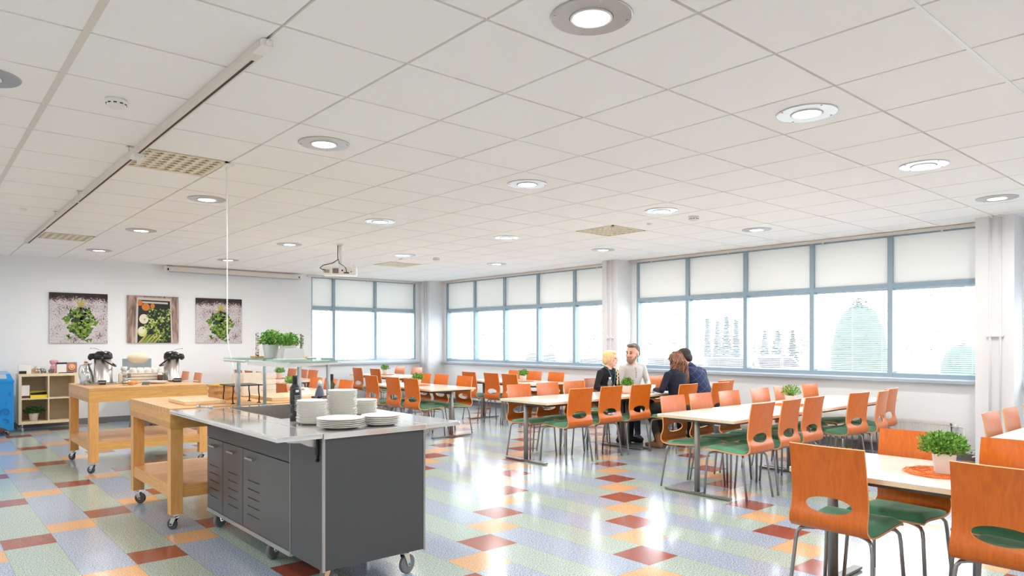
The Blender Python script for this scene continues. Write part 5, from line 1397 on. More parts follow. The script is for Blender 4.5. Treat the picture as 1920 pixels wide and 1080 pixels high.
# ------------------------------------------------------------------ people
SKIN = mat('skin', (226, 172, 148), 0.5)
SKINW = mat('skin_fair', (238, 190, 168), 0.5)
LIP = mat('lips', (206, 132, 120), 0.5)
EYE = mat('eye_dark', (42, 34, 32), 0.3)
def seg_dist(P, a, b, ra, rb):
    ab = b - a; L2 = float((ab * ab).sum()) + 1e-12
    t = np.clip(((P - a) @ ab) / L2, 0, 1)
    return np.linalg.norm(P - (a + t[:, None] * ab), axis=1) - (ra + (rb - ra) * t)
def figure(name, prims, mats, parent=None, voxel=0.007, smooth=4, loc=None, rz=0):
    """prims: ('c', a, b, ra, rb, mat) tapered limb pieces, ('e', centre, radii, rotation, mat) rounded masses; fused into ONE continuous surface"""
    m = MB()
    for p in prims:
        if p[0] == 'c':
            a, b = Vector(p[1]), Vector(p[2]); L_ = (b - a).length; n = 14
            prof = [(p[3] * math.sin(PI / 2 * k / 5), -p[3] * math.cos(PI / 2 * k / 5)) for k in range(6)] + [(p[4] * math.cos(PI / 2 * k / 5), L_ + p[4] * math.sin(PI / 2 * k / 5)) for k in range(6)]
            prof = [(max(r_, 1e-5), z) for r_, z in prof]
            t = MB().lathe(prof, n=n); q = Vector((0, 0, 1)).rotation_difference((b - a).normalized() if L_ > 1e-6 else Vector((0, 0, 1)))
            t.xform(Matrix.Translation(a) @ q.to_matrix().to_4x4()); m.add(t.v, t.f)
        else:
            t = MB().sphere((0, 0, 0), 1.0, 24); rot = Euler(p[3]).to_matrix().to_4x4() if p[3] else Matrix.Identity(4)
            t.xform(Matrix.Translation(p[1]) @ rot @ Matrix.Diagonal((*p[2], 1))); m.add(t.v, t.f)
    o = m.build(name + '_tmp', [])
    md = o.modifiers.new('r', 'REMESH'); md.mode = 'VOXEL'; md.voxel_size = voxel; md.adaptivity = 0
    s_ = o.modifiers.new('s', 'SMOOTH'); s_.factor = 0.5; s_.iterations = smooth
    dg = bpy.context.evaluated_depsgraph_get(); dg.update()
    me = bpy.data.meshes.new_from_object(o.evaluated_get(dg)); bpy.data.objects.remove(o)
    me.name = name; me.materials.clear()
    for q in mats: me.materials.append(q)
    nf = len(me.polygons); C_ = np.empty(nf * 3, dtype=np.float64)
    me.polygons.foreach_get('center', C_); C_ = C_.reshape(-1, 3)
    best = np.full(nf, 1e9); idx = np.zeros(nf, dtype=np.int32)
    for p in prims:
        if p[0] == 'c': d = seg_dist(C_, np.array(p[1], float), np.array(p[2], float), p[3], p[4])
        else:
            R_ = np.array(Euler(p[3]).to_matrix()) if p[3] else np.eye(3)
            q = (C_ - np.array(p[1], float)) @ R_ / np.array(p[2], float)
            d = (np.linalg.norm(q, axis=1) - 1) * min(p[2])
        bias = p[6] if len(p) > 6 else 0
        if p[0] == 'e': bias = p[5] if len(p) > 5 else 0
        d = d - bias
        mi = p[5] if p[0] == 'c' else p[4]
        k = d < best; best[k] = d[k]; idx[k] = mi
    me.polygons.foreach_set('material_index', idx); me.polygons.foreach_set('use_smooth', np.ones(nf, dtype=bool)); me.update()
    o = bpy.data.objects.new(name, me); COL.objects.link(o)
    if parent is not None: o.parent = parent
    if loc is not None: o.location = loc
    o.rotation_euler = (0, 0, rz)
    return o
# material slots: 0 skin 1 top 2 trousers 3 shoes 4 hair 5 lips 6 eyes 7 detail
def head_prims(c, yaw, pitch=0.0, roll=0.0, s=1.0, beard=False, nosef=1.0):
    M = Matrix.Translation(c) @ Euler((pitch, roll, yaw)).to_matrix().to_4x4() @ Matrix.Scale(s, 4)
    def T(x, y, z): return tuple(M @ Vector((x, y, z)))
    rot = (pitch, roll, yaw)
    P = [('e', T(0, -0.012, 0.030), (0.076 * s, 0.094 * s, 0.086 * s), rot, 0),
         ('e', T(0, 0.012, -0.030), (0.062 * s, 0.074 * s, 0.085 * s), rot, 0),
         ('e', T(0, 0.052, -0.088), (0.030 * s, 0.026 * s, 0.022 * s), rot, 0),
         ('c', T(0, 0.082, 0.014), T(0, 0.100 * nosef, -0.022), 0.009 * s, 0.013 * s, 0),
         ('e', T(0, 0.102 * nosef, -0.026), (0.015 * s, 0.011 * s, 0.010 * s), rot, 0),
         ('c', T(-0.038, 0.076, 0.026), T(0.038, 0.076, 0.026), 0.010 * s, 0.010 * s, 0),
         ('e', T(-0.036, 0.062, -0.022), (0.022 * s, 0.020 * s, 0.022 * s), rot, 0), ('e', T(0.036, 0.062, -0.022), (0.022 * s, 0.020 * s, 0.022 * s), rot, 0),
         ('e', T(0.077, -0.006, -0.008), (0.010 * s, 0.020 * s, 0.031 * s), rot, 0), ('e', T(-0.077, -0.006, -0.008), (0.010 * s, 0.020 * s, 0.031 * s), rot, 0),
         ('e', T(0, 0.086, -0.056), (0.025 * s, 0.010 * s, 0.0085 * s), rot, 5, 0.002),
         ('e', T(-0.031, 0.0835, 0.008), (0.0115 * s, 0.007 * s, 0.0045 * s), rot, 6, 0.0005), ('e', T(0.031, 0.0835, 0.008), (0.0115 * s, 0.007 * s, 0.0045 * s), rot, 6, 0.0005),
         ('c', T(-0.046, 0.079, 0.030), T(-0.018, 0.088, 0.032), 0.0055 * s, 0.0055 * s, 4, 0.003), ('c', T(0.046, 0.079, 0.030), T(0.018, 0.088, 0.032), 0.0055 * s, 0.0055 * s, 4, 0.003)]
    if beard:
        P += [('e', T(0, 0.052, -0.088), (0.047 * s, 0.040 * s, 0.040 * s), rot, 7, 0.001), ('c', T(-0.056, 0.020, -0.045), T(-0.036, 0.052, -0.088), 0.018 * s, 0.020 * s, 7),
              ('c', T(0.056, 0.020, -0.045), T(0.036, 0.052, -0.088), 0.018 * s, 0.020 * s, 7), ('c', T(-0.024, 0.082, -0.043), T(0.024, 0.082, -0.043), 0.009 * s, 0.009 * s, 7, 0.001)]
    return P, M
def hand_prims(wr, d, up, s=1.0, side=1, curl=0.5, mi=0):
    """palm and five separate fingers; d points along the hand, up is the back of the hand, side=+1 puts the thumb on d x up"""
    wr, d, up = Vector(wr), Vector(d).normalized(), Vector(up).normalized()
    lat = d.cross(up).normalized() * side; up = lat.cross(d).normalized() * side
    P = [('e', tuple(wr + d * 0.045 * s), (0.034 * s, 0.046 * s, 0.015 * s), Matrix((lat, d, lat.cross(d))).transposed().to_euler()[:], mi),
         ('c', tuple(wr - d * 0.01), tuple(wr + d * 0.03 * s), 0.024 * s, 0.020 * s, mi)]
    for k, (off, L_) in enumerate(((0.028, 0.066), (0.0095, 0.075), (-0.0095, 0.070), (-0.028, 0.056))):
        b = wr + d * 0.082 * s + lat * off * s
        k1 = b + (d * 0.9 + lat * off * 3 - up * curl * 0.35).normalized() * L_ * 0.42 * s
        k2 = k1 + (d * (1 - curl * 0.6) - up * curl * 0.9).normalized() * L_ * 0.32 * s
        k3 = k2 + (d * (0.8 - curl) - up * curl * 1.2).normalized() * L_ * 0.26 * s
        P += [('c', tuple(b - d * 0.015), tuple(k1), 0.0095 * s, 0.0088 * s, mi), ('c', tuple(k1), tuple(k2), 0.0086 * s, 0.008 * s, mi), ('c', tuple(k2), tuple(k3), 0.0078 * s, 0.0068 * s, mi)]
    t0 = wr + d * 0.022 * s + lat * 0.026 * s; t1 = t0 + (lat * 0.8 + d * 0.8 - up * 0.2).normalized() * 0.036 * s; t2 = t1 + (lat * 0.25 + d - up * 0.2).normalized() * 0.030 * s
    P += [('c', tuple(t0), tuple(t1), 0.0125 * s, 0.0105 * s, mi), ('c', tuple(t1), tuple(t2), 0.0098 * s, 0.008 * s, mi)]
    return P
def seated(lean=0.15, side=0.0, sh=1.00, shw=0.185, girth=1.0, head=(0, 0.12, 1.19), elbL=(-0.25, 0.12, 0.75), elbR=(0.25, 0.12, 0.75), wrL=(-0.12, 0.36, 0.737), wrR=(0.12, 0.36, 0.737), yaw=0, pitch=0, roll=0,
           hs=1.0, beard=False, knees=((-0.11, 0.43, 0.50), (0.11, 0.43, 0.50)), ankles=((-0.11, 0.40, 0.10), (0.12, 0.42, 0.10)), neckm=0, arm=1.0, boots=False, handdir=None, collar=False, nosef=1.0):
    g = girth; P = []
    def sp(z, off=0): t = (z - 0.5) / (sh - 0.5); return (side * t, lean * t ** 1.15 if t > 0 else 0, z)
    a = sp(0.56); P.append(('e', (0, 0.0, 0.555), (0.178 * g, 0.135 * g, 0.115), None, 2, -0.004))
    for k in range(15):
        z = 0.60 + k * 0.0225; f_ = k / 14
        rx = 0.158 - 0.020 * math.sin(PI * min(1, f_ * 1.5)) + 0.016 * f_; ry = 0.114 - 0.008 * math.sin(PI * f_)
        P.append(('e', sp(z * (sh - 0.06) / 0.915), (rx * g, ry * g, 0.07), None, 1, 0.002))
    S = Vector(sp(sh - 0.035)); SL = S + Vector((-shw, 0, -0.01)); SR = S + Vector((shw, 0, -0.01))
    P.append(('c', tuple(SL * 0.5 + S * 0.5 + Vector((0, -0.01, 0.008))), tuple(SR * 0.5 + S * 0.5 + Vector((0, -0.01, 0.008))), 0.066 * g, 0.066 * g, 1)); P.append(('e', tuple(S + Vector((0, 0.0, -0.035))), (0.168 * g, 0.098 * g, 0.070), None, 1))
    for q in (SL, SR): P.append(('c', tuple(S + Vector((0, -0.01, 0.035))), tuple(q + Vector((0, 0, 0.0))), 0.040, 0.050 * arm, 1))
    Hc = Vector(head); nb = S + Vector((0, -0.005, 0.02)); nt = Hc + Vector((0, -0.03, -0.06))
    P.append(('c', tuple(nb), tuple(nt), 0.056 * hs, 0.050 * hs, neckm)); P.append(('c', tuple(nb + Vector((-0.07, -0.01, -0.0))), tuple(nb + (nt - nb) * 0.25), 0.045, 0.048, 1)); P.append(('c', tuple(nb + Vector((0.07, -0.01, -0.0))), tuple(nb + (nt - nb) * 0.25), 0.045, 0.048, 1))
    if collar: P.append(('c', tuple(nb + (nt - nb) * 0.12), tuple(nb + (nt - nb) * 0.50), 0.067, 0.064, 1, 0.002))
    for Sx, e, w_, sd in ((SL, elbL, wrL, -1), (SR, elbR, wrR, 1)):
        P += [('c', tuple(Sx), e, 0.055 * arm, 0.044 * arm, 1), ('c', e, w_, 0.043 * arm, 0.032 * arm, 1)]
        d = (Vector(w_) - Vector(e)).normalized() if handdir is None else Vector(handdir)
        P += hand_prims(Vector(w_) + d * 0.012, d, (0, 0, 1), 0.95, side=-sd if d.y > 0 else sd, curl=0.45)
    for k, sx in enumerate((-1, 1)):
        hip = (sx * 0.088, 0.03, 0.545); kn = knees[k]; an = ankles[k]
        P += [('c', hip, kn, 0.084 * g, 0.062, 2), ('c', kn, (an[0] * .5 + kn[0] * .5, (an[1] + kn[1]) / 2 - 0.012, (an[2] + kn[2]) / 2 + 0.05), 0.059, 0.055, 2), ('c', (an[0] * .5 + kn[0] * .5, (an[1] + kn[1]) / 2 - 0.012, (an[2] + kn[2]) / 2 + 0.05), an, 0.055, 0.042, 2)]
        tz = an[2] - 0.055
        P += [('c', (an[0], an[1] - 0.035, tz), (an[0] + sx * 0.01, an[1] + 0.09, tz - 0.004), 0.040, 0.038, 3), ('c', (an[0] + sx * 0.01, an[1] + 0.08, tz - 0.006), (an[0] + sx * 0.018, an[1] + 0.165, tz - 0.012), 0.038, 0.030, 3), ('c', (an[0], an[1] - 0.03, tz), (an[0], an[1], an[2] + (0.06 if boots else 0.0)), 0.040, 0.045, 3, 0.004 if boots else 0)]
    hp, M = head_prims(head, yaw, pitch, roll, hs, beard, nosef)
    return P + hp, M
def world_person(name, loc, rz, P, mats, label, voxel=0.0065):
    r = tag(empty('person', (loc[0], loc[1], 0), rz), label, 'person', None)
    figure('body', P, mats, r, voxel=voxel)
    return r
def hair_obj(root, prims, m, name='hair', voxel=0.006, smooth=2, strands=None):
    o = figure(name, prims, [m], root, voxel=voxel, smooth=smooth)
    if strands: strands.build('hair_strands', [m] if not isinstance(m, list) else m, root)
    return o

# blonde woman, facing the camera side, head turned to the man
bl_top = mat('black_knit', (17, 19, 26), 0.85)
M_blonde = mat('blonde_hair', (236, 204, 146), 0.5, noise=0.25, nscale=60, stretch=(1, 1, 0.2))
M_blackt = mat('black_trousers', (26, 27, 30), 0.8)
M_blackshoe = mat('black_shoe', (24, 24, 26), 0.5)
# yaw is measured from local +Y; world facing for rz=pi is -Y, the man sits towards +X = local -X
P, Mh = seated(lean=0.05, sh=0.985, shw=0.160, girth=0.88, side=-0.05, head=(-0.065, 0.075, 1.135), yaw=0.52, pitch=0.0, hs=0.98, arm=0.86,
               elbL=(-0.22, 0.07, 0.745), elbR=(0.22, 0.07, 0.745), wrL=(-0.10, 0.29, 0.742), wrR=(0.12, 0.27, 0.742), nosef=1.02)
person1 = world_person('p', (7.385, 6.57), PI, P, [SKINW, bl_top, M_blackt, M_blackshoe, M_blonde, LIP, EYE, M_blonde], 'person with blonde braided hair in a black top, seated and looking right')
def Hd(M, x, y, z): return tuple(M @ Vector((x, y, z)))
rot1 = (0, 0, 0.52)
hp = [('e', Hd(Mh, 0, -0.022, 0.040), (0.082, 0.095, 0.086), rot1, 0), ('e', Hd(Mh, 0.0, -0.058, -0.01), (0.074, 0.062, 0.080), rot1, 0), ('e', Hd(Mh, 0, 0.045, 0.088), (0.060, 0.042, 0.028), rot1, 0),
      ('c', Hd(Mh, 0.066, 0.045, 0.06), Hd(Mh, 0.074, 0.028, -0.05), 0.013, 0.009, 0), ('c', Hd(Mh, -0.066, 0.045, 0.06), Hd(Mh, -0.072, 0.03, -0.04), 0.013, 0.008, 0)]
# braid over the shoulder nearest the man
b0 = Vector(Hd(Mh, -0.02, -0.085, -0.06)); bp = [b0, Vector((-0.105, 0.02, 1.045)), Vector((-0.135, 0.105, 1.00)), Vector((-0.135, 0.145, 0.94)), Vector((-0.125, 0.155, 0.88)), Vector((-0.115, 0.158, 0.83))]
for k in range(13):
    t = k / 12 * (len(bp) - 1); i_ = min(int(t), len(bp) - 2); q = bp[i_].lerp(bp[i_ + 1], t - i_)
    rr = 0.021 * (1 - 0.4 * k / 12)
    hp += [('e', tuple(q + Vector((0.008 * (-1) ** k, 0, 0))), (rr, rr * 0.9, rr * 0.95), (0, 0.4 * (-1) ** k, 0), 0)]
hp.append(('e', tuple(bp[-1] + Vector((0, 0.0, -0.03))), (0.018, 0.012, 0.035), None, 0))
figure('hair', hp, [M_blonde], person1, voxel=0.0055, smooth=2)
MB().lathe([(0.012, 0), (0.0135, 0.006), (0.012, 0.012)], bp[-1].x, bp[-1].y, bp[-1].z - 0.004, 12).build('hair_band', M_white, person1)
sc = MB()
for sx in (-1, 1): sc.tube([(sx * 0.062 - 0.05, -0.03, 1.045), (sx * 0.078 - 0.05, 0.04, 1.036), (sx * 0.070 - 0.045, 0.122, 0.985), (sx * 0.045 - 0.04, 0.150, 0.90), (sx * 0.03 - 0.03, 0.152, 0.79)], 0.011, 8, flat=0.5)
sc.build('scarf', mat('teal_scarf', (52, 92, 104), 0.8), person1)

# bearded man, facing the camera side, head turned to the woman
M_shirt = mat('light_grey_shirt', (206, 202, 198), 0.85, noise=0.10, nscale=220)
M_beard = mat('grey_beard', (150, 122, 104), 0.8, noise=0.35, nscale=90)
M_hairg = mat('grey_brown_hair', (112, 96, 86), 0.6, noise=0.4, nscale=70)
M_jean = mat('dark_jeans', (40, 48, 66), 0.8)
P, Mh = seated(lean=0.08, sh=1.045, shw=0.158, girth=0.93, head=(0.03, 0.13, 1.205), yaw=-0.98, pitch=-0.10, roll=-0.05, hs=1.14, beard=True,
               elbL=(-0.225, 0.10, 0.77), elbR=(0.225, 0.10, 0.77), wrL=(-0.12, 0.33, 0.742), wrR=(0.10, 0.34, 0.742), arm=0.94, ankles=((-0.20, 0.52, 0.10), (0.10, 0.46, 0.10)))
person2 = world_person('p', (8.02, 6.60), 2.68, P, [SKIN, M_shirt, M_jean, mat('sneaker', (60, 66, 78), 0.6), M_hairg, LIP, EYE, M_beard], 'person with short grey hair and beard in a light grey henley shirt, seated')
rot2 = (-0.10, -0.05, -0.98)
figure('hair', [('e', Hd(Mh, 0, -0.030, 0.050), (0.091, 0.100, 0.088), rot2, 0), ('e', Hd(Mh, 0, 0.032, 0.100), (0.066, 0.050, 0.030), rot2, 0), ('e', Hd(Mh, -0.02, 0.055, 0.108), (0.045, 0.030, 0.020), rot2, 0), ('e', Hd(Mh, 0, -0.07, 0.0), (0.078, 0.045, 0.070), rot2, 0)], [M_hairg], person2, voxel=0.006, smooth=2)
pl = MB().box(-0.012, 0.012, 0.200, 0.204, 0.82, 0.94)
pl = MB()
for k in range(3): pl.lathe([(0.0001, 0.006), (0.006, 0.005), (0.0065, 0)], 0.0, 0.196 - 0.004 * k, 0.93 - 0.035 * k, 10, axis='y')
pl.build('shirt_button', M_blackm, person2)
MB().tube([(-0.052, 0.045, 1.052), (-0.045, 0.135, 1.022), (0.0, 0.182, 0.985), (0.048, 0.137, 1.022), (0.055, 0.045, 1.052)], 0.010, 8, flat=0.6).tube([(0.0, 0.183, 0.99), (0.003, 0.197, 0.93), (0.004, 0.196, 0.86)], 0.006, 6, flat=0.5).build('collar', mat('collar_grey', (172, 166, 160), 0.85), person2)

# woman with long wavy hair, back to the camera
M_navy2 = mat('navy_cardigan', (14, 18, 40), 0.9)
M_brown = mat('brown_wavy_hair', (122, 78, 54), 0.42, noise=0.55, nscale=35, stretch=(1, 1, 0.25))
M_brownl = mat('brown_hair_light', (176, 122, 84), 0.42, noise=0.3, nscale=35)
M_brownd = mat('brown_hair_dark', (70, 44, 34), 0.45, noise=0.3, nscale=35)
P, Mh = seated(lean=0.16, side=0.15, sh=0.985, shw=0.175, girth=1.0, head=(0.25, 0.23, 1.120), yaw=-0.45, pitch=-0.30, roll=0.10, hs=0.98, arm=0.92,
               elbL=(-0.20, 0.12, 0.755), elbR=(0.34, 0.20, 0.755), wrL=(-0.02, 0.36, 0.742), wrR=(0.20, 0.41, 0.742), ankles=((-0.14, 0.22, 0.10), (0.10, 0.30, 0.10)), boots=True)
person3 = world_person('p', (7.47, 5.36), 0, P, [SKINW, M_navy2, mat('grey_trousers', (64, 62, 58), 0.8), mat('tan_boots', (150, 108, 76), 0.7), M_brownd, LIP, EYE, M_brown], 'person with long wavy brown hair in a navy cardigan, seen from behind')
hc = Vector(Hd(Mh, 0, -0.02, 0.03))
figure('hair', [('e', tuple(hc), (0.090, 0.104, 0.096), (-0.3, 0.1, -0.35), 0), ('e', tuple(hc + Vector((-0.035, -0.025, -0.07))), (0.080, 0.085, 0.11), None, 0), ('e', tuple(hc + Vector((0, -0.05, -0.09))), (0.105, 0.070, 0.11), None, 0), ('e', tuple(hc + Vector((0.005, -0.075, -0.19))), (0.088, 0.045, 0.10), None, 0), ('e', tuple(hc + Vector((0.03, -0.085, -0.27))), (0.065, 0.035, 0.07), None, 0)], [M_brown], person3, voxel=0.007, smooth=3)
rnd = random.Random(9); st = [MB(), MB(), MB()]
for k in range(420):
    a = rnd.uniform(-PI * 1.25, 0.10)        # around the back of the head
    top = hc + Vector((0.045 * math.cos(a), 0.045 * math.sin(a) - 0.01, 0.080 + rnd.uniform(-0.01, 0.012)))
    side_ = Vector((0.100 * math.cos(a), 0.108 * math.sin(a), -0.01))
    left = math.cos(a) < -0.2
    ln = rnd.uniform(0.15, 0.21) if left else rnd.uniform(0.26, 0.37)
    ph = rnd.uniform(0, 6); amp = rnd.uniform(0.006, 0.020)
    pts = [top, hc + side_ * 0.78 + Vector((0, 0, 0.055)), hc + side_]
    spread = 1.0 if left else 0.12
    for q in range(1, 13):
        t = q / 12
        x = side_.x * (1.08 + spread * 0.75 * t - (0 if left else 0.25 * t)) + (0 if left else 0.05 * t)
        y = (side_.y if side_.y < 0 else side_.y * 0.6) * (1 - 0.15 * t) - 0.035 * t - 0.012
        pts.append(hc + Vector((x + amp * math.sin(ph + 11 * t), y + amp * 0.8 * math.cos(ph + 10 * t) - 0.010, -0.02 - ln * t)))
    st[rnd.choice((0, 0, 1, 2))].tube(pts, rnd.uniform(0.0035, 0.007), 4, r2=0.0018)
for q, mm in zip(st, (M_brown, M_brownl, M_brownd)): tag(q.build('hair_strands', mm, person3), kind='stuff')

# man in plaid shirt, back to the camera, leaning in
def plaid():
    m, nt, p = new_mat('navy_plaid'); N = nt.nodes.new; L = nt.links.new
    tc = N('ShaderNodeTexCoord'); mp = N('ShaderNodeMapping'); mp.inputs['Rotation'].default_value = (0.1, 0.5, 0.2); L(tc.outputs['Object'], mp.inputs[0])
    sp = N('ShaderNodeSeparateXYZ'); L(mp.outputs[0], sp.inputs[0])
    def band(o, per, wdt):
        a = N('ShaderNodeMath'); a.operation = 'DIVIDE'; L(o, a.inputs[0]); a.inputs[1].default_value = per
        b = N('ShaderNodeMath'); b.operation = 'FRACT'; L(a.outputs[0], b.inputs[0])
        c = N('ShaderNodeMath'); c.operation = 'LESS_THAN'; L(b.outputs[0], c.inputs[0]); c.inputs[1].default_value = wdt
        return c.outputs[0]
    s1 = N('ShaderNodeMath'); s1.operation = 'ADD'; L(band(sp.outputs['X'], 0.075, 0.10), s1.inputs[0]); L(band(sp.outputs['Z'], 0.075, 0.10), s1.inputs[1])
    s2 = N('ShaderNodeMath'); s2.operation = 'MULTIPLY'; L(s1.outputs[0], s2.inputs[0]); s2.inputs[1].default_value = 0.16
    mx = N('ShaderNodeMix'); mx.data_type = 'RGBA'; mx.inputs['A'].default_value = lin((26, 36, 74)); mx.inputs['B'].default_value = lin((130, 150, 205)); L(s2.outputs[0], mx.inputs['Factor'])
    L(mx.outputs['Result'], p.inputs['Base Color']); p.inputs['Roughness'].default_value = 0.85
    return m
M_darkhair = mat('dark_brown_hair', (62, 54, 50), 0.85, noise=0.5, nscale=80)
P, Mh = seated(lean=0.26, side=0.02, sh=0.995, shw=0.205, girth=1.12, head=(-0.04, 0.36, 1.15), yaw=0.25, pitch=-0.45, roll=0.0, hs=1.04, arm=1.08,
               elbL=(-0.27, 0.24, 0.76), elbR=(0.31, 0.24, 0.76), wrL=(-0.10, 0.46, 0.745), wrR=(0.12, 0.46, 0.745), ankles=((-0.12, 0.34, 0.10), (0.12, 0.36, 0.10)), collar=True)
person4 = world_person('p', (8.12, 5.36), 0, P, [SKIN, plaid(), M_jean, M_blackshoe, M_darkhair, LIP, EYE, M_darkhair], 'person with short dark hair in a navy plaid shirt, leaning in, seen from behind')
rot4 = (-0.45, 0, 0.25)
figure('hair', [('e', Hd(Mh, 0, -0.026, 0.044), (0.086, 0.100, 0.088), rot4, 0), ('e', Hd(Mh, 0, -0.066, -0.015), (0.076, 0.05, 0.070), rot4, 0), ('e', Hd(Mh, 0, 0.04, 0.095), (0.06, 0.045, 0.03), rot4, 0)], [M_darkhair], person4, voxel=0.006, smooth=2)

# ------------------------------------------------------------------ outside: car park and trees
GZ0 = -0.6
def ground_mat():
    m, nt, p = new_mat('pale_ground'); N = nt.nodes.new; L = nt.links.new
    nz = N('ShaderNodeTexNoise'); nz.inputs['Scale'].default_value = 0.35; nz.inputs['Detail'].default_value = 5
    tc = N('ShaderNodeTexCoord'); L(tc.outputs['Object'], nz.inputs['Vector'])
    r_ = N('ShaderNodeValToRGB'); r_.color_ramp.elements[0].position = 0.4; r_.color_ramp.elements[0].color = lin((206, 210, 190)); r_.color_ramp.elements[1].position = 0.6; r_.color_ramp.elements[1].color = lin((236, 236, 232))
    L(nz.outputs['Fac'], r_.inputs[0]); L(r_.outputs[0], p.inputs['Base Color']); p.inputs['Roughness'].default_value = 0.95
    return m
g = MB(); g.box(XW + 0.32, 90, -40, 90, GZ0 - 0.2, GZ0); g.box(-40, XW + 0.32, YB + 0.32, 90, GZ0 - 0.2, GZ0)
tag(struct(g.build('ground', ground_mat())))
M_con = [mat('conifer_blue', (96, 120, 128), 0.9, noise=0.4, nscale=3), mat('conifer_green', (50, 82, 70), 0.9, noise=0.4, nscale=3), mat('hazed_foliage', (204, 210, 194), 0.9, noise=0.4, nscale=3)]  # last one paled: haze and window glare put into the leaf colour
M_trunk = mat('tree_trunk', (176, 168, 156), 0.9)
def needle_tree(x, y, h, r_, m, lb, seed, kind='cone'):
    t = tag(empty('tree', (x, y, GZ0)), lb, 'tree', 'trees beyond the car park')
    rnd = random.Random(seed); f = MB()
    n = 900 if kind == 'cone' else 2200
    for k in range(n):
        if kind == 'cone':
            u = rnd.random() ** 1.4; z = 0.12 * h + u * 0.88 * h; R = r_ * (1 - u) * rnd.uniform(0.55, 1.05) * (0.85 + 0.15 * math.sin(u * 60))
        elif kind == 'column':
            u = rnd.random(); z = u * h; R = r_ * min(1, 1.55 * (1 - u) ** 0.5, 0.8 + 1.2 * u) * rnd.uniform(0.85, 1.03)
        else:
            u = rnd.random(); z = h * (0.08 + 0.92 * u); R = r_ * (0.5 + 0.6 * math.sin(PI * u)) * rnd.uniform(0.1, 1.25)
        a = rnd.uniform(0, 2 * PI); c = Vector((R * math.cos(a), R * math.sin(a), z)); s_ = (0.05 if kind == 'column' else 0.11) * h * rnd.uniform(0.5, 1.0) * (0.5 if kind != 'cone' else 1)
        d = Vector((math.cos(a), math.sin(a), -0.35 if kind == 'cone' else 0.5)).normalized() * s_; w_ = Vector((-math.sin(a), math.cos(a), rnd.uniform(-.2, .2))) * s_ * 0.42
        f.add([c - d * 0.6, c + w_, c + d * 0.5, c - w_], [(0, 1, 2, 3)])
    if kind == 'column': f.lathe([(0.0001, 0), (r_ * 0.8, 0.02), (r_ * 0.92, h * 0.35), (r_ * 0.90, h * 0.58), (r_ * 0.76, h * 0.78), (r_ * 0.48, h * 0.91), (0.0001, h * 0.97)], n=20)
    f.build('foliage', m, t); MB().cyl((0, 0, 0), (0, 0, h * 0.9), 0.02 * h ** 0.7, 8, r2=0.02).build('trunk', M_trunk, t)
def pos(u, d, ):     # direction of an image column, used to set how far away each tree stands
    a = 0.7138 + math.atan((u - 960) / 1309.0); k = d / math.cos(math.atan((u - 960) / 1309.0))
    return k * math.sin(a), k * math.cos(a)
x, y = pos(1611, 15.0); needle_tree(x, y, 2.9, 0.62, M_con[1], 'rounded dense thuja bush right outside the big window', 1, 'column')
x, y = pos(1806, 26); needle_tree(x, y, 1.9, 0.8, M_con[1], 'bush outside the right end of the big window', 2, 'column')
x, y = pos(1545, 30); needle_tree(x, y, 1.9, 0.9, M_con[0], 'bush beyond the car park left of the thuja', 3, 'column')
spec = [(1345, 38, 3.0, 0.45, 0), (1362, 44, 3.5, 0.6, 0), (1380, 38, 3.1, 0.45, 0), (1326, 47, 3.5, 0.35, 0), (1434, 41, 2.6, 0.6, 0), (1458, 49, 3.1, 0.9, 0), (1486, 41, 2.6, 0.6, 1)]
for k, (u, d, h, r_, mi) in enumerate(spec):
    x, y = pos(u, d); needle_tree(x, y, h, r_, M_con[mi], ['leftmost but one blue conifer seen left of the window bar', 'tallest blue conifer in the small group', 'right conifer of the small blue group', 'narrow blue conifer standing alone left of the group', 'left tree of the dark clump by the street sign', 'middle tree of the dark clump behind the street sign', 'right tree of the dark clump by the street sign'][k], 10 + k)
spec = [(606, 50, 8), (650, 58, 9), (735, 50, 9), (764, 58, 10), (905, 50, 9), (950, 58, 10), (988, 49, 8), (1040, 56, 9), (1075, 49, 9), (1112, 57, 9), (1222, 52, 9), (1266, 60, 9), (1416, 62, 10), (1508, 56, 9), (1700, 50, 8), (1752, 60, 9), (1800, 50, 8)]
o3 = ['leftmost', 'second', 'third', 'rightmost']; o6 = ['leftmost', 'second', 'third', 'fourth', 'fifth', 'rightmost']; o7 = ['leftmost', 'second', 'third', 'fourth', 'fifth', 'sixth', 'rightmost']
for k, (u, d, h) in enumerate(spec):
    x, y = pos(u, d)
    wn, on = ('the corner window', o3[k]) if k < 4 else ('the window between the columns', o6[k - 4]) if k < 10 else ('the big right window', o7[k - 10])
    needle_tree(x, y, h, 1.1, M_con[2], '%s pale leafy tree outside %s, counted from the left' % (on, wn), 40 + k, 'round')
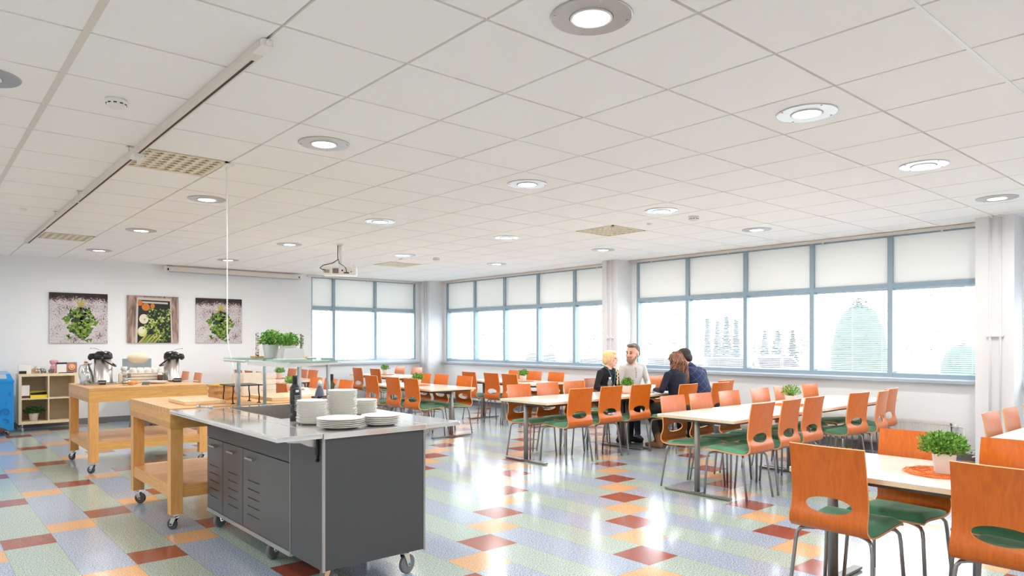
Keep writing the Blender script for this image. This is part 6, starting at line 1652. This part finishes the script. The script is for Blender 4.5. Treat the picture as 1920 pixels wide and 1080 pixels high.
def car(u, d, rz, m, lb):
    x, y = pos(u, d)
    t = tag(empty('car', (x, y, GZ0), rz), lb, 'car', 'cars parked outside')
    # lofted body: outline side profile extruded across with tumblehome
    side = [(-2.15, 0.35), (-2.2, 0.65), (-2.05, 0.92), (-1.35, 1.02), (-0.75, 1.42), (0.55, 1.45), (1.15, 1.02), (1.95, 0.86), (2.18, 0.62), (2.12, 0.32)]
    n = len(side); b = MB(); v = []
    for yy, k in ((-0.86, 0), (-0.80, 1), (0.80, 1), (0.86, 0)):
        for (a, z) in side: v.append((a, yy * (0.80 if (k and z > 1.1) else 1.0) * (0.82 if z > 1.1 else 1), z))
    f = [tuple(range(n)), tuple(range(3 * n, 4 * n))[::-1]]
    for l in range(3):
        for i in range(n): f.append((l * n + i, (l + 1) * n + i, (l + 1) * n + (i + 1) % n, l * n + (i + 1) % n))
    b.add(v, f); b.build('car_body', m, t)
    gl = MB()
    for s_ in (-1, 1): gl.add([(-1.2, s_ * 0.868, 1.03), (1.0, s_ * 0.868, 1.03), (0.5, s_ * 0.71, 1.38), (-0.7, s_ * 0.71, 1.38)], [(0, 1, 2, 3), (3, 2, 1, 0)])
    gl.add([(-1.33, -0.74, 1.06), (-1.33, 0.74, 1.06), (-0.80, 0.64, 1.40), (-0.80, -0.64, 1.40)], [(0, 1, 2, 3), (3, 2, 1, 0)]).add([(1.15, -0.74, 1.05), (1.15, 0.74, 1.05), (0.62, 0.64, 1.42), (0.62, -0.64, 1.42)], [(0, 1, 2, 3), (3, 2, 1, 0)])
    gl.build('car_windows', M_navy, t)
    for a in (-1.35, 1.35):
        for s_ in (-1, 1): MB().lathe([(0.0001, -0.1), (0.2, -0.1), (0.31, -0.09), (0.32, 0.0), (0.31, 0.09), (0.2, 0.1), (0.0001, 0.1)], a, s_ * 0.80, 0.32, 20, axis='y').build('wheel', M_rubber, t)
M_carw = mat('car_silver', (214, 218, 222), 0.25, coat=0.5); M_carb = mat('car_blue_grey', (120, 136, 160), 0.25, coat=0.5)
car(1345, 24, 0.9, M_carb, 'blue-grey car behind the plaid shirt man')
car(1435, 26, 0.9, M_carw, 'silver car outside left of the street sign pole')
car(1235, 24, 0.8, M_carb, 'dark car seen between bearded man and brown-haired woman')
car(1100, 24, 0.8, M_carw, 'silver car at the right end of the window between the columns')
car(1015, 34, 0.8, M_carb, 'dark car outside the window between the columns')
car(742, 30, 0.2, M_carw, 'silver car outside the corner window')
x, y = pos(1467, 22)
t = tag(empty('street_sign', (x, y, GZ0), -0.7), 'street sign post with a square board outside the big window', 'sign')
MB().cyl((0, 0, 0), (0, 0, 2.85), 0.035, 10).build('post', M_tsteel, t); MB().box(-0.42, -0.12, -0.02, 0.02, 2.35, 2.75).box(-0.12, 0.03, -0.01, 0.01, 2.60, 2.63).build('board', M_carb, t)
